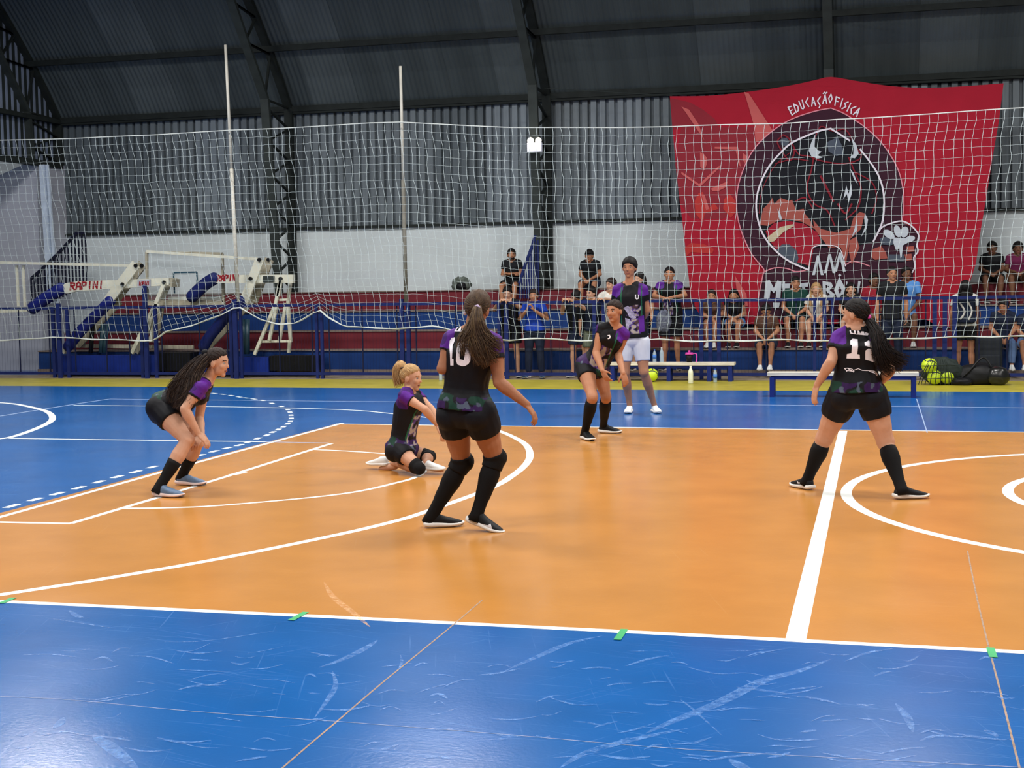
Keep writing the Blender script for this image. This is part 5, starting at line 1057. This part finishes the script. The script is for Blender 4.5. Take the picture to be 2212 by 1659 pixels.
for pts in ([(410, 1440), (470, 1430), (560, 1450), (600, 1500), (540, 1490), (450, 1475)], [(600, 1470), (680, 1440), (760, 1475), (880, 1480), (1000, 1495), (1060, 1560)], [(420, 1445), (460, 1500)], [(900, 1500), (1000, 1530), (1055, 1585)], [(480, 1440), (590, 1510)]):
    wl += [[(q.x, q.y) for q in qd] for qd in stroke_quads(sA(pts), 1.5)]
decal('waist_print', j12, wl, M_print, r12, .004, 3)
gd = [[P(1876, 690, y0-.02), P(1892, 712, y0-.1), P(1900, 745, y0-.14), P(1918, 775, y0-.14), P(1950, 795, y0-.1)], [P(1876, 692, y0-.02), P(1888, 715, y0-.1), P(1896, 755, y0-.15), P(1908, 790, y0-.14), P(1930, 806, y0-.1)], [P(1876, 690, y0-.02), P(1896, 715, y0-.1), P(1908, 745, y0-.12), P(1930, 770, y0-.12), P(1962, 782, y0-.1)]]
mb = MB(); mb.tube(crom([P(1874, 690, y0-.01), P(1890, 714, y0-.08), P(1899, 748, y0-.11), P(1916, 780, y0-.11)], 5), [(.030+.03*i/15, .025) for i in range(16)], 12, dome=True, side=(1, 0, 0)); mb.build('ponytail', M_hblack, r12, smooth=True)
hairstrands('ponytail_strands', M_hblack, r12, gd, 650, .0025, .025, .055, .010, M_hdark, 15, 10, .6)
scalp('combed_hair', M_hblack, r12, hd, P(1876, 688, y0), 220, M_hdark, 7, -.02)
mb = MB(); mb.ell(P(1878, 685, y0-.03), (.014, .014, .02)); mb.build('hair_tie', M_pk, r12, smooth=True)
kd = [o for o in r12.children if o.name.startswith('shoe')]
s4 = lambda pts: zz(1680, 630, 3.53, pts)
swoosh(kd[1], s4([(930, 1510), (975, 1530), (985, 1510), (995, 1540), (975, 1545)])); swoosh(kd[0], s4([(145, 1440), (160, 1455), (190, 1448), (165, 1465), (150, 1462)]))
# ================================================================ SPECTATORS
def M_(name, c): return mat(name, c, .75, .1, 12)
S_blk = M_('black_cotton', (24, 26, 30)); S_nav = M_('navy_cotton', (30, 38, 58)); S_den = M_('blue_denim', (86, 110, 150)); S_kha = M_('khaki_cotton', (104, 112, 98)); S_grn = M_('dark_green_cotton', (22, 58, 52)); S_red = M_('red_cotton', (140, 28, 44)); S_lbl = M_('light_blue_cotton', (86, 140, 206)); S_roy = M_('royal_blue_cotton', (26, 62, 168)); S_wht = M_('white_cotton', (206, 204, 198)); S_mar = M_('maroon_cotton', (104, 34, 72)); S_pat = M_('dark_purple_pattern', (44, 38, 62)); S_brn = M_('brown_cotton', (88, 62, 50))
def spectator(px, py, pose, skin, hair, shirt, pants, label, tier=0, lean=.1, yaw=0.0, y=12.75, fz=0.0, arms='down', short=.7, sleeve=.55, shoe_=None, back=False, hk=1.0, dx=0, **kw):
    up = V((0, 0, 1)); F = V((math.sin(yaw), -math.cos(yaw), 0)) if not back else V((math.sin(yaw), math.cos(yaw), 0)); R = F.cross(up); J = {}
    if pose == 'sit':
        ty = TY[tier-1]; tz = TZ[tier-1]; fz0 = TZ[tier-2] if tier > 1 else .12; hy = ty+.20; hz = tz+.105
        head = P(px, py, hy-lean*.9); hip = V((head.x+dx, hy, hz)); s = max(.86, min(1.08, (head-hip).length/.70))
        J['head'] = head; sp_ = (head-hip).normalized(); J['neck'] = head-sp_*.125*s
        for S, q in (('R', 1), ('L', -1)):
            J['hip'+S] = hip+R*.085*q; kz = fz0+.46*s+.03; J['kn'+S] = V((hip.x, ty-.20, max(kz, tz-.02+.09)))+R*.13*q*kw.get('splay', 1); J['sh'+S] = J['neck']-sp_*.045*s+R*.165*s*q*(1 if not kw.get('fem', False) else .92)
            h = V((J['kn'+S].x, ty-.23, fz0)); h = h+R*(-.02*q); fy = max(-.0, 0); J['he'+S] = h+V((0, .02, .005)); J['to'+S] = h+F*.25+V((0, 0, .005)); J['an'+S] = J['he'+S]+F*.055+V((0, 0, .085))
            if arms == 'cross': J['el'+S] = J['sh'+S]-sp_*.27*s+R*.05*q+F*.06; J['wr'+S] = J['neck']-sp_*.30*s+F*.20-R*.04*q
            elif arms == 'phone': J['el'+S] = J['sh'+S]-sp_*.26*s+R*.05*q+F*.08; J['wr'+S] = J['neck']-sp_*.16*s+F*.26+R*.04*q
            else: J['el'+S] = J['sh'+S]-sp_*.26*s+R*.05*q+F*.06; J['wr'+S] = J['kn'+S].lerp(J['hip'+S], .12)+V((0, 0, .10))-R*.06*q
            J['hd'+S] = (J['wr'+S]-J['el'+S]); J['pn'+S] = F*.2-up; J['sd'+S] = -R*q
        z0 = tz
    else:
        head = P(px, py, y+F.y*lean*.9); s = (head.z+.11-fz)/1.72*kw.get('ks', 1) if lean < .3 else kw.get('ks', .97)
        ks = min(max(s, .85), 1.12); hip = V((head.x-F.x*lean+dx, y, fz+.90*ks))
        J['head'] = head; sp_ = (head-hip).normalized(); J['neck'] = head-(sp_*.6+up*.4).normalized()*.125*ks
        for S, q in (('R', 1), ('L', -1)):
            J['hip'+S] = hip+R*.085*q; J['sh'+S] = J['neck']-sp_*.045*ks+R*.168*ks*q
            h = V((hip.x, y, fz))+R*.12*q-F*.06; J['he'+S] = h; J['to'+S] = h+(F+R*.2*q).normalized()*.25; J['an'+S] = h+F*.055+V((0, 0, .085)); J['kn'+S] = (J['hip'+S]+J['an'+S])/2+F*.03+V((0, 0, .03))
            if arms == 'rail': J['el'+S] = V((J['sh'+S].x+R.x*.10*q, y-.16, min(1.42, J['sh'+S].z-.12))); J['wr'+S] = V((head.x-R.x*-.0+R.x*.05*q+kw.get('ax', 0), FY-.06, 1.385)); J['hd'+S] = -R*q+V((0, -.4, -.1))
            elif arms == 'phone': J['el'+S] = J['sh'+S]-sp_*.27*ks+R*.10*q+F*.06; J['wr'+S] = J['neck']-up*.12+F*.26+R*.06*q; J['hd'+S] = up*.8+F*.3-R*.3*q
            else: J['el'+S] = J['sh'+S]-up*.27*ks+R*.05*q-F*.02; J['wr'+S] = J['el'+S]-up*.24*ks+F*.06
            J['pn'+S] = F*.2-up if arms == 'rail' else -R*q; J['sd'+S] = F
        z0 = fz
    J['hdir'] = kw.get('hdir', F); J['hup'] = up if J['hdir'].z > -.6 else F
    so = dict(label=label, skin=skin, hair=hair, pants=pants, shirt=shirt, shirt_name='shirt', short=short, sleeve=sleeve, flare=.012 if short < 1 else 0, vox=.011, fold=.006, fem=kw.get('fem', False), bulk=kw.get('bulk', 1.0), hk=hk, shoe=shoe_ or (M_shoe, M_sole), z0=z0, sd=px % 17, hairline=kw.get('hairline', .22), vol=kw.get('vol', 1.07), cap=kw.get('cap'), beard=kw.get('beard'), curl=.6, jlo=-.02, group=None)
    if shirt == 'team': so['shirt'] = None; so['hem'] = 0
    r_, j_, hd_ = person(J, so); c_, f_, u_, rr_, k_ = hd_
    if kw.get('long'):
        mb = MB(); b_ = c_-f_*.05
        for q in (-1, 1): mb.tube(crom([b_+rr_*.06*q+u_*.04, b_+rr_*.085*q-u_*.06, b_+rr_*.095*q-u_*.18+f_*.05, b_+rr_*.09*q-u_*.28+f_*.09], 3), [(.03, .04)]*7+[(.026, .035)]*2+[(.012, .016)], 8, dome=True, side=rr_)
        mb.ell(b_-u_*.10, (.085, .04, .12), (rr_, f_, u_)); mb.build('long_hair', hair, r_, smooth=True)
    return r_
SD = M_skinD; SC = M_skinC; SB = M_skinB
spectator(1105, 551, 'sit', SC, M_hblack, S_blk, S_blk, 'bearded person in black polo sitting arms crossed on the top step against the white wall', tier=4, lean=.12, arms='cross', beard=1, hdir=V((.35, -1, 0)))
spectator(1273, 553, 'sit', SC, M_hblack, S_blk, S_nav, 'person in black cap and black shirt sitting on the top step against the white wall', tier=4, lean=.2, cap=S_blk)
spectator(2143, 537, 'sit', SD, M_hblack, S_blk, S_blk, 'person in plain black tee sitting on the top step right of the banner', tier=4, lean=.12, vol=1.12)
spectator(2199, 538, 'sit', SD, M_hblack, S_mar, S_brn, 'person in maroon shirt with curly hair sitting on the top step at the right edge', tier=4, lean=.12, vol=1.16)
spectator(1096, 634, 'stand', SB, M_hblack, S_blk, S_blk, 'person in black shirt and shorts hunched over the fence rail, face resting on arms', lean=.25, y=12.82, arms='rail', hdir=V((.2, -1, -.25)), ks=1.03)
spectator(1153, 640, 'stand', SC, M_hdark, S_roy, S_nav, 'person in royal blue shirt and dark trousers holding a phone behind the fence', lean=.03, y=12.66, arms='phone', short=1.92, fem=True, shoe_=(M_gshoe, M_sole), hairline=.2, bulk=1.08)
spectator(1243, 642, 'stand', SB, M_hblack, S_blk, S_nav, 'person in black shirt and navy shorts leaning head down with both arms over the rail', lean=.32, y=12.86, arms='rail', hdir=V((-.3, -1, -.6)), ax=-.12, short=.8, bulk=1.1)
spectator(1277, 634, 'stand', SB, M_hblack, S_nav, S_kha, 'person in khaki shorts leaning on the rail left of the number 3 player', lean=.2, y=12.80, arms='down', hdir=V((-.7, -1, -.1)), short=.85)
spectator(1320, 616, 'stand', SB, M_hdark, S_wht, S_kha, 'person in pale shirt leaning on the rail half hidden behind the tall coach', lean=.15, y=12.84, arms='rail', fem=True, ax=-.1, hdir=V((-.8, -1, -.1)))
spectator(1381, 604, 'stand', SB, M_hblack, S_pat, S_blk, 'person with long black hair and purple dark shirt mostly hidden behind the tall coach', lean=.08, y=12.84, fz=.12, fem=True, long=1, hdir=V((-.8, -1, 0)))
spectator(1446, 593, 'stand', SC, M_hblack, 'team', S_blk, 'stocky person in black and purple team shirt resting clasped hands on the rail', lean=.18, y=12.86, fz=.12, arms='rail', bulk=1.22, hk=1.1, short=.85, vol=1.0, ks=1.0)
spectator(1537, 641, 'sit', SC, M_hdark, S_brn, S_blk, 'person with brown hair and bare crossed legs sitting under the left part of the banner', tier=2, lean=.32, fem=True, short=.3, shoe_=(M_wshoe, M_sole), hairline=.18, splay=.6)
spectator(1585, 640, 'sit', SC, M_hblack, S_blk, S_lbl, 'person with long black hair and strapless top sitting in front of the banner', tier=2, lean=.32, fem=True, long=1, short=.4, sleeve=.08, splay=.7)
spectator(1655, 672, 'sit', SC, M_hblack, S_brn, S_nav, 'person in dark shorts and white sneakers sitting on the lowest step under the letter M', tier=1, lean=.25, short=.85, shoe_=(M_wshoe, M_sole), splay=.8, hdir=V((.1, -1, -.5)))
spectator(1718, 612, 'sit', SC, M_hblack, S_grn, S_blk, 'person in dark green tee leaning forward on the fence in front of the banner lettering', tier=2, lean=.25, short=.8, hdir=V((.3, -1, -.05)))
spectator(1763, 626, 'sit', SB, M_hblond, S_wht, S_nav, 'smiling person with long blonde hair and white top behind the fence', tier=2, lean=.28, fem=True, long=1, short=.4, hairline=.2)
spectator(1838, 626, 'sit', SB, M_hblack, S_blk, S_blk, 'smiling person with dark hair and black top right of the blonde spectator', tier=2, lean=.28, fem=True, long=1, hairline=.2)
spectator(1888, 606, 'sit', SD, M_hblack, S_red, S_blk, 'person with curly black hair and red shirt sitting left of the standing black tee', tier=2, lean=.18, vol=1.12, hdir=V((.5, -1, 0)))
spectator(1927, 592, 'stand', SC, M_hblack, S_blk, S_nav, 'person in black tee with tiny white chest logo standing behind the fence', lean=.05, y=12.95, fz=0, short=1.9, hdir=V((.35, -1, .05)))
spectator(1958, 592, 'sit', SD, M_hblack, S_lbl, S_wht, 'person in light blue tee sitting high behind the standing black tee', tier=2, lean=.12, short=.3, shoe_=(M_wshoe, M_sole), hdir=V((.5, -1, .1)))
rb = spectator(2085, 622, 'stand', SC, M_hblack, S_wht, S_blk, 'person with black hair seen from behind wearing a black and white backpack', lean=.03, y=12.72, back=True, short=.55, fem=True, long=1)
c = rb.location; mb = MB(); mb.box((c.x, 12.58, 1.12), (.3, .16, .42)); t = thing('backpack', (c.x, 12.58, .9), 'black and white patterned backpack worn by the person with turned back', 'bag'); o = mb.build('bag_body', S_nav, t); md = o.modifiers.new('b', 'BEVEL'); md.width = .05; md.segments = 3
mb = MB(); mb.tube(crom([V((c.x-.1, 12.49, 1.25)), V((c.x-.02, 12.485, 1.1)), V((c.x-.09, 12.49, .98))], 4), .016, 6); mb.tube(crom([V((c.x+.02, 12.49, 1.27)), V((c.x+.09, 12.485, 1.12)), V((c.x+.04, 12.49, .97))], 4), .014, 6); mb.build('white_print', S_wht, t)
spectator(2168, 662, 'sit', SC, M_hblack, S_nav, S_den, 'person in navy top and blue jeans sitting low behind the black sports bag', tier=1, lean=.22, short=1.9, shoe_=(M_wshoe, M_sole), hdir=V((-.4, -1, -.3)))
spectator(2226, 668, 'sit', SC, M_hblack, S_nav, S_den, 'person in navy top sitting low cut off by the right edge', tier=1, lean=.2, short=.7, shoe_=(M_wshoe, M_sole))
bp = P(1434, 694, 12.40); t = thing('drawstring_bag', (bp.x, 12.36, bp.z-.2), 'grey patterned drawstring bag hanging on the fence below the clasped hands', 'bag')
blob('bag_body', (bp.x, 12.36, bp.z), (.13, .05, .19), mat('grey_patterned_fabric', (84, 88, 104), .7, .6, 22), t, .12, 6, 4)
# ---- put everything into the scene
for o in PENDING: COL.objects.link(o)
